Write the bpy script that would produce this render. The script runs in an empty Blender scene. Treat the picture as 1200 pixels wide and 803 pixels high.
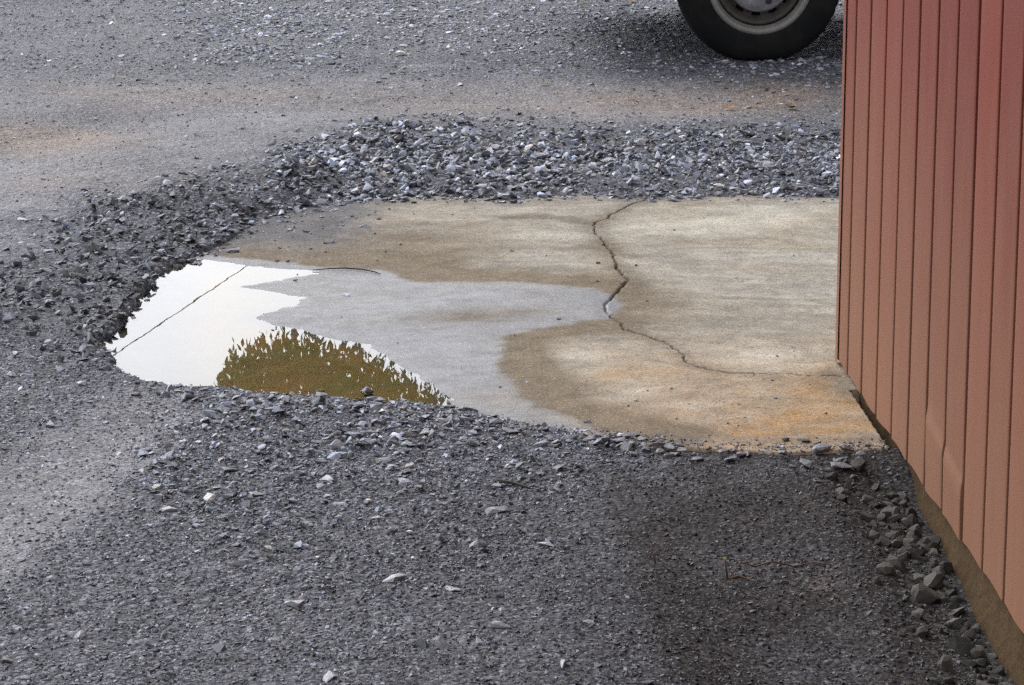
import bpy, bmesh, math, random
import numpy as np
from mathutils import Vector, Matrix, Euler

random.seed(7); RNG = np.random.default_rng(7)
sc = bpy.context.scene
COL = sc.collection

# ------------------------------------------------------------------ camera
F_PX, PITCH, CAM_H = 3600.0, math.radians(13.51), 1.72
cam_d = bpy.data.cameras.new('camera'); cam = bpy.data.objects.new('camera', cam_d); COL.objects.link(cam)
cam_d.sensor_width = 36.0; cam_d.lens = F_PX / 1200 * 36.0
cam_d.clip_start = 0.1; cam_d.clip_end = 2000
cam.location = (0, 0, CAM_H); cam.rotation_euler = (math.pi / 2 - PITCH, 0, 0)
sc.camera = cam

# ------------------------------------------------------------------ sky, sun, exposure
SUN_EL, SUN_AZ = math.radians(42), math.radians(-36)      # azimuth from +Y towards +X
w = bpy.data.worlds.new('World'); sc.world = w; w.use_nodes = True
nt = w.node_tree; nt.nodes.clear()
sky = nt.nodes.new('ShaderNodeTexSky'); sky.sky_type = 'NISHITA'; sky.sun_disc = False
sky.sun_elevation = SUN_EL; sky.sun_rotation = SUN_AZ
sky.air_density = 1.0; sky.dust_density = 3.0; sky.ozone_density = 1.0
hs = nt.nodes.new('ShaderNodeHueSaturation'); hs.inputs['Saturation'].default_value = 0.04
bg = nt.nodes.new('ShaderNodeBackground'); bg.inputs['Strength'].default_value = 0.15
wo = nt.nodes.new('ShaderNodeOutputWorld')
nt.links.new(sky.outputs[0], hs.inputs['Color']); cool = nt.nodes.new('ShaderNodeMix'); cool.data_type = 'RGBA'; cool.blend_type = 'MULTIPLY'; cool.inputs[0].default_value = 1.0; cool.inputs[7].default_value = (.965, .985, 1.04, 1)
nt.links.new(hs.outputs[0], cool.inputs[6]); nt.links.new(cool.outputs[2], bg.inputs['Color'])
nt.links.new(bg.outputs[0], wo.inputs['Surface'])
sun_d = bpy.data.lights.new('sun', 'SUN'); sun = bpy.data.objects.new('sun', sun_d); COL.objects.link(sun)
sun_d.energy = 0.5; sun_d.angle = math.radians(40); sun_d.color = (1.0, 0.97, 0.93)
sdir = Vector((math.sin(SUN_AZ) * math.cos(SUN_EL), math.cos(SUN_AZ) * math.cos(SUN_EL), math.sin(SUN_EL)))
sun.rotation_euler = sdir.to_track_quat('Z', 'Y').to_euler(); sun.location = (-6, 8, 12)
vs = sc.view_settings
vs.view_transform = 'Standard'; vs.look = 'None'; vs.gamma = 1.0; vs.use_curve_mapping = False
vs.exposure = 1.30
sc.cycles.use_denoising = False

# ------------------------------------------------------------------ pixel <-> ground helpers
_c, _s = math.cos(PITCH), math.sin(PITCH)
def at(u, v, z=0.0):
    a, b = (u - 600) / F_PX, (401.5 - v) / F_PX
    d = np.array([a, _c + b * _s, -_s + b * _c]); t = (z - CAM_H) / d[2]
    return np.array([d[0] * t, d[1] * t, z])
def to_uv(x, y, z=0.0):
    zz = z - CAM_H; d = y * _c - zz * _s
    d = np.maximum(d, .3)
    return 600 + F_PX * x / d, 401.5 - F_PX * (y * _s + zz * _c) / d
def world_poly(pts): return np.array([at(u, v)[:2] for u, v in pts])

def sdf(px, py, poly, closed=True):
    """signed distance (negative inside) of points to a polygon; plain distance for an open polyline"""
    poly = np.asarray(poly, float); n = len(poly)
    best = np.full(px.shape, 1e9); inside = np.zeros(px.shape, bool)
    for i in range(n if closed else n - 1):
        ax, ay = poly[i]; bx, by = poly[(i + 1) % n]
        ex, ey = bx - ax, by - ay; wx, wy = px - ax, py - ay
        t = np.clip((wx * ex + wy * ey) / (ex * ex + ey * ey + 1e-12), 0, 1)
        best = np.minimum(best, (wx - ex * t) ** 2 + (wy - ey * t) ** 2)
        if closed and ay != by:
            cross = ((ay > py) != (by > py)) & (px < (bx - ax) * (py - ay) / (by - ay) + ax)
            inside ^= cross
    d = np.sqrt(best)
    return np.where(inside, -d, d)
def smooth(a, b, x):
    t = np.clip((x - a) / (b - a), 0, 1); return t * t * (3 - 2 * t)
def vnoise(x, y, seed=0):
    xi, yi = np.floor(x).astype(np.int64), np.floor(y).astype(np.int64); fx, fy = x - xi, y - yi
    def h(i, j):
        n = (i * 374761393 + j * 668265263 + seed * 1442695041) & 0xffffffff
        n = ((n ^ (n >> 13)) * 1274126177) & 0xffffffff
        return ((n ^ (n >> 16)) & 0xffff) / 65535.0
    sx, sy = fx * fx * (3 - 2 * fx), fy * fy * (3 - 2 * fy)
    a = h(xi, yi) * (1 - sx) + h(xi + 1, yi) * sx; b = h(xi, yi + 1) * (1 - sx) + h(xi + 1, yi + 1) * sx
    return a * (1 - sy) + b * sy
def fbm(x, y, seed=0, oct=4):
    r = 0; amp = .5; f = 1
    for o in range(oct): r = r + amp * (vnoise(x * f, y * f, seed + o * 17) - .5); amp *= .5; f *= 2.03
    return r

# ------------------------------------------------------------------ objects
def tag(o, label=None, cat=None, group=None, kind=None):
    if label: o['label'] = label
    if cat: o['category'] = cat
    if group: o['group'] = group
    if kind: o['kind'] = kind
    return o
def link(name, me, mat=None, parent=None, loc=None):
    o = bpy.data.objects.new(name, me); COL.objects.link(o)
    if mat is not None and me is not None and len(me.materials) == 0: me.materials.append(mat)
    if parent is not None: o.parent = parent
    if loc is not None: o.location = loc
    return o
def empty(name, loc=(0, 0, 0), rz=0):
    o = bpy.data.objects.new(name, None); COL.objects.link(o); o.location = loc; o.rotation_euler = (0, 0, rz)
    o.empty_display_size = .1
    return o
def grid_mesh(name, X, Y, Z, attrs={}, keep=None, shade=True):
    ny, nx = X.shape
    co = np.stack([X, Y, Z], -1).reshape(-1, 3).astype(np.float32)
    idx = np.arange(nx * ny).reshape(ny, nx)
    q = np.stack([idx[:-1, :-1], idx[:-1, 1:], idx[1:, 1:], idx[1:, :-1]], -1).reshape(-1, 4)
    if keep is not None:
        k = keep[:-1, :-1] | keep[:-1, 1:] | keep[1:, 1:] | keep[1:, :-1]; q = q[k.reshape(-1)]
        used = np.unique(q); rem = np.zeros(nx * ny, np.int64); rem[used] = np.arange(len(used))
        q = rem[q]; co = co[used]; attrs = {k2: a.reshape(-1)[used] for k2, a in attrs.items()}
    return raw_mesh(name, co, q, {k2: a.reshape(-1) for k2, a in attrs.items()}, shade)
def raw_mesh(name, co, faces, attrs={}, shade=False, colors=None):
    me = bpy.data.meshes.new(name); n = faces.shape[1]
    me.vertices.add(len(co)); me.vertices.foreach_set('co', np.ascontiguousarray(co, np.float32).reshape(-1))
    me.loops.add(faces.size); me.loops.foreach_set('vertex_index', faces.astype(np.int32).reshape(-1))
    me.polygons.add(len(faces))
    me.polygons.foreach_set('loop_start', np.arange(0, faces.size, n, dtype=np.int32))
    me.polygons.foreach_set('loop_total', np.full(len(faces), n, np.int32))
    me.polygons.foreach_set('use_smooth', np.full(len(faces), shade, bool))
    for k, a in attrs.items():
        at_ = me.attributes.new(k, 'FLOAT', 'POINT'); at_.data.foreach_set('value', a.astype(np.float32))
    if colors is not None:
        at_ = me.attributes.new('tint', 'FLOAT_COLOR', 'POINT')
        c4 = np.ones((len(co), 4), np.float32); c4[:, :3] = colors
        at_.data.foreach_set('color', c4.reshape(-1))
    me.update(); me.validate()
    return me
def bm_mesh(name, bm, smooth_=False):
    me = bpy.data.meshes.new(name); bm.normal_update(); bm.to_mesh(me); bm.free()
    if smooth_:
        for p in me.polygons: p.use_smooth = True
    return me
def add_box(bm, a, b, bev=0, seg=2):
    r = bmesh.ops.create_cube(bm, size=1.0); vsx = r['verts']
    for v in vsx: v.co = Vector([(a[i] + b[i]) / 2 + v.co[i] * (b[i] - a[i]) for i in range(3)])
    if bev:
        es = list({e for v in vsx for e in v.link_edges})
        bmesh.ops.bevel(bm, geom=es, offset=bev, segments=seg, affect='EDGES', profile=.5)
def add_tube(bm, pts, rad, n=8, cap=True):
    pts = [Vector(p) for p in pts]; rings = []
    for i, p in enumerate(pts):
        d = (pts[min(i + 1, len(pts) - 1)] - pts[max(i - 1, 0)]).normalized()
        u = d.cross(Vector((0, 0, 1)) if abs(d.z) < .9 else Vector((1, 0, 0))).normalized(); v = d.cross(u)
        r = rad[i] if hasattr(rad, '__len__') else rad
        rings.append([bm.verts.new(p + (u * math.cos(a) + v * math.sin(a)) * r) for a in [2 * math.pi * k / n for k in range(n)]])
    for i in range(len(rings) - 1):
        for k in range(n): bm.faces.new((rings[i][k], rings[i][(k + 1) % n], rings[i + 1][(k + 1) % n], rings[i + 1][k]))
    if cap: bm.faces.new(rings[0][::-1]); bm.faces.new(rings[-1])
def add_lathe(bm, prof, n=48, axis='y'):
    """profile of (radius, offset) turned about the Y axis; open profile"""
    rings = []
    for r, o in prof:
        rings.append([bm.verts.new((r * math.cos(a), o, r * math.sin(a))) for a in [2 * math.pi * k / n for k in range(n)]])
    for i in range(len(rings) - 1):
        for k in range(n): bm.faces.new((rings[i][k], rings[i][(k + 1) % n], rings[i + 1][(k + 1) % n], rings[i + 1][k]))
    return rings

# ------------------------------------------------------------------ materials
class NB:
    def __init__(s, name):
        s.m = bpy.data.materials.new(name); s.m.use_nodes = True; s.t = s.m.node_tree; s.t.nodes.clear()
        s.out = s.n('ShaderNodeOutputMaterial')
    def n(s, typ, **kw):
        o = s.t.nodes.new(typ)
        for k, v in kw.items():
            if k.startswith('i_'): o.inputs[k[2:].replace('_', ' ')].default_value = v
            else: setattr(o, k, v)
        return o
    def l(s, a, b): s.t.links.new(a, b)
    def attr(s, name): return s.n('ShaderNodeAttribute', attribute_name=name)
    def coord(s, scale=(1, 1, 1), rot=(0, 0, 0), obj=False):
        if not hasattr(s, '_tc'): s._tc = s.n('ShaderNodeTexCoord')
        g = s.n('ShaderNodeNewGeometry') if not obj else None
        mp = s.n('ShaderNodeMapping'); mp.inputs['Scale'].default_value = scale; mp.inputs['Rotation'].default_value = rot
        s.l(s._tc.outputs['Object'] if obj else g.outputs['Position'], mp.inputs['Vector']); return mp.outputs[0]
    def noise(s, vec, scale, detail=4, rough=.55, dist=0):
        o = s.n('ShaderNodeTexNoise'); o.inputs['Scale'].default_value = scale; o.inputs['Detail'].default_value = detail
        o.inputs['Roughness'].default_value = rough; o.inputs['Distortion'].default_value = dist
        s.l(vec, o.inputs['Vector']); return o.outputs['Fac']
    def voro(s, vec, scale, feat='F1', rnd=1):
        o = s.n('ShaderNodeTexVoronoi', feature=feat); o.inputs['Scale'].default_value = scale
        o.inputs['Randomness'].default_value = rnd; s.l(vec, o.inputs['Vector']); return o
    def ramp(s, fac, stops):
        o = s.n('ShaderNodeValToRGB'); e = o.color_ramp.elements
        while len(e) < len(stops): e.new(.5)
        for i, (p, c) in enumerate(stops):
            e[i].position = p; e[i].color = (*c, 1) if hasattr(c, '__len__') else (c, c, c, 1)
        s.l(fac, o.inputs['Fac']); return o.outputs['Color']
    def mix(s, fac, a, b, mode='MIX'):
        o = s.n('ShaderNodeMix', data_type='RGBA', blend_type=mode)
        for i, v in ((0, fac), (6, a), (7, b)):
            sock = o.inputs[i]
            if isinstance(v, bpy.types.NodeSocket): s.l(v, sock)
            elif hasattr(v, '__len__'): sock.default_value = (*v, 1)
            else: sock.default_value = v if i == 0 else (v, v, v, 1)
        return o.outputs[2]
    def math(s, op, a, b=None, c=None, clamp=False):
        o = s.n('ShaderNodeMath', operation=op, use_clamp=clamp)
        for sock, v in zip(o.inputs, (a, b, c)):
            if v is None: continue
            if isinstance(v, bpy.types.NodeSocket): s.l(v, sock)
            else: sock.default_value = v
        return o.outputs[0]
    def bump(s, h, strength=1, dist=.01, prev=None):
        o = s.n('ShaderNodeBump'); o.inputs['Strength'].default_value = strength; o.inputs['Distance'].default_value = dist
        s.l(h, o.inputs['Height'])
        if prev is not None: s.l(prev, o.inputs['Normal'])
        return o.outputs[0]
    def bsdf(s, col, rough=.6, spec=.5, metal=0, normal=None, **kw):
        o = s.n('ShaderNodeBsdfPrincipled')
        for k, v in (('Base Color', col), ('Roughness', rough), ('Specular IOR Level', spec), ('Metallic', metal), ('Normal', normal)):
            if v is None: continue
            if isinstance(v, bpy.types.NodeSocket): s.l(v, o.inputs[k])
            elif k == 'Base Color': o.inputs[k].default_value = (*v, 1)
            else: o.inputs[k].default_value = v
        for k, v in kw.items():
            o.inputs[k.replace('_', ' ')].default_value = v
        s.l(o.outputs[0], s.out.inputs['Surface']); return o
def simple(name, col, rough=.6, spec=.5, metal=0, var=.25, scale=40, bump=0, obj=True):
    b = NB(name); v = b.coord(obj=obj); f = b.noise(v, scale, 5)
    c = b.mix(f, [x * (1 - var) for x in col], [min(1, x * (1 + var)) for x in col])
    nrm = b.bump(b.noise(v, scale * 3, 4), bump, .01) if bump else None
    b.bsdf(c, rough, spec, metal, nrm); return b.m

def mat_ground():
    b = NB('compacted_gravel'); P = b.coord()
    dust = b.attr('dust').outputs['Fac']; soil = b.attr('soil').outputs['Fac']
    big = b.noise(P, 1.7, 5, .6); fine = b.noise(P, 55, 5, .7)
    warp = b.n('ShaderNodeVectorMath', operation='ADD'); nz = b.n('ShaderNodeTexNoise'); nz.inputs['Scale'].default_value = 60
    b.l(P, nz.inputs['Vector']); sc_ = b.n('ShaderNodeVectorMath', operation='SCALE'); sc_.inputs['Scale'].default_value = .008
    b.l(nz.outputs['Color'], sc_.inputs[0]); b.l(P, warp.inputs[0]); b.l(sc_.outputs[0], warp.inputs[1])
    v1 = b.voro(warp.outputs[0], 75); v2 = b.voro(warp.outputs[0], 160)
    rnd1 = b.n('ShaderNodeSeparateColor'); b.l(v1.outputs['Color'], rnd1.inputs[0])
    rnd2 = b.n('ShaderNodeSeparateColor'); b.l(v2.outputs['Color'], rnd2.inputs[0])
    stone = b.ramp(rnd1.outputs[0], [(0, (.015, .016, .021)), (.45, (.040, .042, .053)), (.8, (.084, .088, .108)), (1, (.24, .25, .28))])
    grit = b.ramp(rnd2.outputs[1], [(0, (.018, .018, .022)), (.6, (.054, .053, .060)), (1, (.17, .17, .175))])
    base = b.mix(.5, stone, grit)
    base = b.mix(b.math('MULTIPLY', big, .35), base, (.045, .044, .051))
    dcol = b.mix(b.noise(P, 6, 5, .6), (.092, .090, .103), (.195, .183, .182))
    dfac = b.math('MULTIPLY', dust, b.ramp(b.math('ADD', b.math('MULTIPLY', rnd2.outputs[0], .35), b.math('MULTIPLY', fine, .8)), [(.25, .98), (.8, .55)]))
    c = b.mix(dfac, base, dcol)
    c = b.mix(b.math('MULTIPLY', b.attr('tan').outputs['Fac'], .75), c, b.mix(fine, (.135, .100, .078), (.205, .155, .118)))
    scol = b.mix(fine, (.010, .008, .007), (.038, .030, .023))
    scol = b.mix(.22, scol, grit)
    c = b.mix(b.math('MULTIPLY', soil, .92), c, scol)
    v3 = b.voro(P, 260); rnd3 = b.n('ShaderNodeSeparateColor'); b.l(v3.outputs['Color'], rnd3.inputs[0])
    c = b.mix(1, c, b.ramp(rnd3.outputs[0], [(0, .42), (.5, .85), (.85, 1.3), (1, 2.3)]), 'MULTIPLY')
    c = b.mix(1, c, b.ramp(b.noise(P, 22, 6, .75), [(.3, .6), (.7, 1.35)]), 'MULTIPLY')
    h = b.math('ADD', b.math('MULTIPLY', v1.outputs['Distance'], -.6), b.math('ADD', b.math('MULTIPLY', fine, .4), b.math('MULTIPLY', rnd3.outputs[1], .22)))
    st = b.math('SUBTRACT', .95, b.math('MAXIMUM', b.math('MULTIPLY', dust, .5), b.math('MULTIPLY', soil, .4)))
    bp = b.n('ShaderNodeBump'); bp.inputs['Distance'].default_value = .012; b.l(st, bp.inputs['Strength']); b.l(h, bp.inputs['Height'])
    r = b.ramp(fine, [(.2, .62), (.8, .9)])
    b.bsdf(c, r, b.math('SUBTRACT', .22, b.math('MULTIPLY', soil, .18)), 0, bp.outputs[0]); return b.m

def mat_stones():
    b = NB('crushed_slate'); P = b.coord()
    t = b.attr('tint').outputs['Color']
    f = b.noise(P, 140, 4, .7); g = b.noise(P, 35, 3, .6)
    c = b.mix(f, b.mix(1, t, (.62, .62, .64), 'MULTIPLY'), b.mix(1, t, (1.3, 1.3, 1.28), 'MULTIPLY'))
    c = b.mix(b.math('MULTIPLY', b.ramp(g, [(.5, 0.), (.75, 1.)]), .3), c, (.15, .135, .12))
    b.bsdf(c, b.ramp(f, [(.2, .45), (.8, .75)]), .32, 0, b.bump(f, .5, .004)); return b.m

def mat_single(name, c0, c1, rough=.6):
    b = NB(name); P = b.coord(); oi = b.n('ShaderNodeObjectInfo')
    base = b.mix(oi.outputs['Random'], c0, c1); f = b.noise(P, 70, 5, .7); g = b.noise(P, 22, 3)
    c = b.mix(f, b.mix(1, base, (.55, .55, .57), 'MULTIPLY'), b.mix(1, base, (1.4, 1.38, 1.35), 'MULTIPLY'))
    c = b.mix(b.math('MULTIPLY', b.ramp(g, [(.5, 0.), (.7, 1.)]), .35), c, (.14, .12, .10))
    b.bsdf(c, rough, .4 if rough < .7 else .12, 0, b.bump(f, .7, .006)); return b.m

def mat_slab():
    b = NB('weathered_concrete'); P = b.coord()
    wet = b.attr('wet').outputs['Fac']; mud = b.attr('mud').outputs['Fac']; crack = b.attr('crack').outputs['Fac']
    rust = b.attr('rust').outputs['Fac']; silt = b.attr('silt').outputs['Fac']; grime = b.attr('grime').outputs['Fac']
    streak = b.noise(b.coord((1.0, 3.2, 1)), 1.9, 8, .66, 1.6); blot = b.noise(P, 3.2, 5, .6, .4); pore = b.noise(P, 170, 4, .7)
    fine = b.noise(P, 420, 2, .6)
    c = b.mix(b.ramp(streak, [(.36, 0.), (.64, 1.)]), (.200, .175, .140), (.310, .285, .243))
    c = b.mix(b.ramp(blot, [(.45, 0.), (.72, .55)]), c, (.250, .192, .118))
    c = b.mix(b.math('MULTIPLY', rust, b.ramp(b.noise(P, 11, 6, .65, .8), [(.3, .35), (.7, 1.)])), c, (.30, .165, .055))
    c = b.mix(b.attr('pale').outputs['Fac'], c, (.385, .35, .285))
    c = b.mix(b.math('MULTIPLY', b.attr('stain').outputs['Fac'], .85), c, b.mix(blot, (.115, .098, .076), (.16, .135, .10)))
    mcol = b.mix(blot, (.098, .070, .042), (.155, .118, .076))
    c = b.mix(b.math('MULTIPLY', mud, .9), c, mcol)
    c = b.mix(grime, c, (.085, .082, .088))
    wc = b.mix(streak, (.070, .074, .088), (.115, .119, .136)); c = b.mix(b.math('MULTIPLY', wet, .85), c, wc)
    scol = b.mix(b.ramp(b.noise(P, 7, 5, .65), [(.32, 0.), (.66, 1.)]), (.285, .185, .100), (.155, .148, .062)); c = b.mix(silt, c, scol)
    c = b.mix(b.math('MULTIPLY', b.ramp(pore, [(.36, .85), (.45, 0.)]), b.math('SUBTRACT', 1.0, silt)), c, (.07, .06, .05))
    c = b.mix(b.math('MULTIPLY', b.ramp(pore, [(.56, 0.), (.72, .5)]), b.math('SUBTRACT', 1.0, silt)), c, (.5, .46, .4))
    mot = b.noise(P, 14, 6, .7, .5); c = b.mix(1, c, b.ramp(mot, [(.3, .68), (.7, 1.22)]), 'MULTIPLY')
    c = b.mix(crack, c, (.045, .037, .028))
    ro = b.math('SUBTRACT', .92, b.math('MULTIPLY', wet, b.ramp(b.noise(b.coord((1, 2.5, 1)), 9, 4), [(.3, .60), (.75, .42)])), clamp=True)
    h = b.math('ADD', b.math('MULTIPLY', pore, .6), b.math('MULTIPLY', fine, .4))
    bp = b.n('ShaderNodeBump'); bp.inputs['Distance'].default_value = .004; b.l(h, bp.inputs['Height'])
    b.l(b.math('SUBTRACT', .8, b.math('MULTIPLY', wet, .62)), bp.inputs['Strength'])
    b.bsdf(c, ro, b.math('ADD', .12, b.math('MULTIPLY', wet, .06)), 0, bp.outputs[0]); return b.m

def mat_water():
    b = NB('still_water'); P = b.coord()
    h = b.noise(b.coord((1, .35, 1)), 22, 2, .5); nrm = b.bump(h, .018, .0012)
    fr = b.n('ShaderNodeFresnel', i_IOR=1.36); b.l(nrm, fr.inputs['Normal'])
    gl = b.n('ShaderNodeBsdfGlossy', distribution='GGX'); gl.inputs['Roughness'].default_value = .0; gl.inputs['Color'].default_value = (1, 1, 1, 1)
    b.l(nrm, gl.inputs['Normal'])
    tr = b.n('ShaderNodeBsdfTransparent'); tr.inputs['Color'].default_value = (.93, .89, .76, 1)
    mx = b.n('ShaderNodeMixShader'); b.l(fr.outputs[0], mx.inputs[0]); b.l(tr.outputs[0], mx.inputs[1]); b.l(gl.outputs[0], mx.inputs[2])
    b.l(mx.outputs[0], b.out.inputs['Surface']); return b.m

def mat_sheet():
    b = NB('painted_steel_sheet'); P = b.coord(); oi = b.n('ShaderNodeObjectInfo')
    sep = b.n('ShaderNodeSeparateXYZ'); b.l(P, sep.inputs[0])
    a = b.noise(b.coord((6, 6, .7)), 4, 5, .6); f = b.noise(P, 160, 4, .6)
    c = b.mix(a, (.122, .028, .018), (.165, .042, .027))
    c = b.mix(1, c, b.ramp(oi.outputs['Random'], [(0, .90), (1, 1.1)]), 'MULTIPLY')
    # ground bounce light painted in with the dust: tan foot, fading upwards
    bounce_z = b.math('ADD', sep.outputs['Z'], b.math('MULTIPLY', b.math('SUBTRACT', b.noise(b.coord((7, 7, 2)), 1.6, 5, .6), .5), .5))
    d = b.ramp(bounce_z, [(0., .8), (.5, .45), (.95, .0)])
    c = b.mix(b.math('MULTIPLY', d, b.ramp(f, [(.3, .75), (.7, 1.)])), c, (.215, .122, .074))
    nrm = b.bump(b.noise(b.coord((3, 3, .8)), 3, 2), .06, .03); nrm = b.bump(f, .08, .001, nrm)
    b.bsdf(c, b.ramp(a, [(.3, .6), (.7, .75)]), .08, 0, nrm); return b.m

M = {}
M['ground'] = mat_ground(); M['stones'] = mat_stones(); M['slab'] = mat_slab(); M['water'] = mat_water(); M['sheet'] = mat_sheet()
M['rubble'] = mat_single('rubble_stone', (.028, .026, .024), (.092, .086, .079), .9)
M['darkchip'] = mat_single('dark_slate', (.045, .045, .053), (.11, .11, .122), .6)
M['greychip'] = mat_single('grey_slate', (.11, .113, .125), (.27, .275, .295), .55)
M['palechip'] = mat_single('pale_stone', (.34, .33, .31), (.52, .50, .47), .6)
M['plinth'] = simple('muddy_plinth_concrete', (.060, .038, .019), .9, .05, 0, .45, 14, .6, False)
M['gap'] = simple('dark_seam_shade_and_frame', (.02, .017, .016), .8, .2)
M['galv'] = simple('galvanised_roof', (.30, .30, .30), .5, .5, .6, .15, 8)
M['wood'] = simple('weathered_wood', (.12, .095, .07), .85, .2, 0, .4, 18, .5)
M['rubber'] = None

# ------------------------------------------------------------------ outlines (traced in the photograph, laid on the ground)
EDGE = [(1500, 228), (985, 237), (870, 234), (760, 237), (690, 232), (600, 239), (520, 235), (430, 238), (370, 246), (315, 262), (270, 283), (228, 303),
        (195, 318), (166, 347), (150, 375), (122, 404), (142, 432), (170, 447), (205, 457), (262, 460), (330, 466), (400, 470),
        (470, 476), (525, 482), (600, 499), (700, 516), (800, 528), (905, 533), (1018, 530), (1500, 530)]
EDGE = [(u, v + 7 * (v < 250) + 4 * (250 <= v < 300)) for u, v in EDGE]
EDGE_W = world_poly(EDGE)
PUD = [(225, 303), (287, 312), (369, 317.5), (372, 320), (335, 327), (283, 336), (318, 342), (355, 349), (350, 357), (300, 372), (318, 381), (345, 384),
       (374, 394), (430, 405), (467, 427), (511, 453), (535, 476), (540, 500), (380, 500), (200, 490), (60, 470), (60, 380), (120, 320), (180, 285)]
PUD_W = world_poly(PUD)
FILM = [(250, 300), (360, 312), (445, 318), (490, 335), (560, 337), (660, 341), (722, 352), (741, 366), (722, 384), (660, 392), (600, 402), (588, 420),
        (600, 445), (640, 478), (700, 506), (725, 518), (690, 540), (400, 520), (60, 480), (60, 380), (150, 290)]
FILM_W = world_poly(FILM)
CRACK = [[(770, 236), (735, 250), (693, 272), (704, 286), (716, 303), (724, 322), (737, 338), (722, 350), (712, 366), (716, 382), (735, 395), (770, 408), (797, 420), (802, 432), (820, 441), (850, 446), (985, 452)],
         [(716, 303), (735, 310), (790, 308)], [(600, 264), (640, 262), (693, 272)]]
CRACK_W = [world_poly(c) for c in CRACK]

def ground_h(x, y):
    u, v = to_uv(x, y)
    s = sdf(x, y, EDGE_W) + .045 * fbm(x * 9, y * 9, 3) * 2 * .6
    n = .016 * fbm(x * 1.6, y * 1.6, 11) + .010 * fbm(x * 7, y * 7, 12) + .005 * fbm(x * 28, y * 28, 13, 3)
    h = .012 + n
    # berm of loose gravel pushed up behind the slab and round the puddle's left rim
    berm = np.exp(-((s - .30) / .26) ** 2)
    back = smooth(300, 400, u) * smooth(260, 225, v); left = smooth(420, 300, u) * smooth(470, 400, v) * smooth(150, 230, v)
    h = h + berm * (.027 * back + .024 * left) * (1 + 1.6 * fbm(x * 3, y * 3, 21))
    sc1 = sdf(x, y + .03 * fbm(x * 5, y * 5, 22), world_poly([(200, 226), (270, 222), (345, 216)]), False); sc2 = sdf(x, y + .04 * fbm(x * 5, y * 5, 23), world_poly([(110, 262), (200, 250), (300, 250), (345, 240)]), False)
    h = h + .03 * np.exp(-(sc1 / .10) ** 2) + .03 * np.exp(-(sc2 / .09) ** 2)
    h = h + .012 * np.exp(-((s - .12) / .12) ** 2) * smooth(450, 500, v) * smooth(760, 560, u)
    # wheel ruts of the packed track
    rut = np.exp(-(sdf(x, y, world_poly([(-300, 300), (0, 175), (200, 130), (600, 118), (1100, 125)]), False) / .3) ** 2)
    h = h - .03 * rut
    rut2 = np.exp(-(sdf(x, y, world_poly([(-200, 760), (0, 625), (90, 560), (190, 490)]), False) / .12) ** 2)
    h = h - .012 * rut2
    # the ground falls away along the wall in front of the slab
    drop = smooth(620, 1000, u) * smooth(500, 800, v)
    h = h - .085 * drop * smooth(.02, .30, s) + .009 * smooth(560, 760, u) * smooth(.16, .0, s) * smooth(470, 520, v)
    dw = (x - .768) * (-.9982) + (y - 6.552) * (-.0606)
    h = h - (.040 - .085 * drop * .3) * smooth(.20, .04, dw) * smooth(6.14, 5.90, y) * smooth(2.0, 4.0, y)
    k = smooth(-.045, .02, s)
    far = smooth(30, 120, np.hypot(x, y))
    h = h * (1 - far)
    return -.10 + (h + .10) * k

# zones of the gravel, in pixels of the photograph (used to decide where stones lie)
def zone(u, v, poly, soft): return smooth(soft, -soft, sdf(u, v, poly))
Z_RIDGE = [(325, 182), (430, 152), (560, 146), (720, 158), (990, 158), (1700, 150), (1700, 240), (985, 240), (600, 240), (430, 238), (340, 228)]
Z_LEFT = [(40, 262), (200, 236), (340, 222), (360, 246), (260, 290), (190, 322), (150, 375), (128, 410), (150, 440), (90, 440), (30, 420), (-200, 440), (-300, 330), (-20, 330), (60, 300)]
Z_SHORE = [(190, 458), (330, 464), (520, 480), (720, 516), (760, 530), (690, 560), (640, 620), (560, 680), (300, 665), (190, 600), (130, 520)]
Z_TOP = [(180, -300), (2000, -300), (2000, 112), (990, 112), (760, 100), (600, 70), (480, 60), (300, 92), (220, 60)]
Z_DUST1 = [(-600, 90), (100, 105), (250, 95), (600, 88), (990, 112), (1700, 112), (1700, 146), (990, 148), (600, 142), (400, 150), (310, 180), (220, 222), (60, 245), (-600, 330)]
Z_DUST2 = [(-400, 900), (-150, 640), (60, 505), (150, 462), (215, 468), (235, 492), (150, 565), (60, 640), (-60, 720), (-200, 900)]
Z_SOIL = [(690, 545), (830, 538), (1010, 540), (1130, 680), (1260, 860), (1300, 1000), (900, 1000), (800, 800), (770, 680)]
Z_SPILL = [(215, 312), (290, 262), (350, 244), (480, 240), (440, 275), (380, 292), (300, 305)]
def zones(x, y):
    u, v = to_uv(x, y); j = 26 * fbm(x * 3, y * 3, 31) + 30 * fbm(x * 14, y * 14, 32); u2, v2 = u + j * 2, v + j
    return dict(u=u, v=v, ridge=zone(u2, v2, Z_RIDGE, 34), left=zone(u2, v2, Z_LEFT, 34), shore=zone(u2, v2, Z_SHORE, 45), top=zone(u2, v2, Z_TOP, 40),
                dust=np.maximum(zone(u2, v2, Z_DUST1, 18), zone(u2, v2, Z_DUST2, 26)), soil=np.clip(zone(u2, v2, Z_SOIL, 50) + .42 * smooth(510, 620, v) * smooth(300, 700, u), 0, 1), spill=zone(u2, v2, Z_SPILL, 18))

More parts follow.
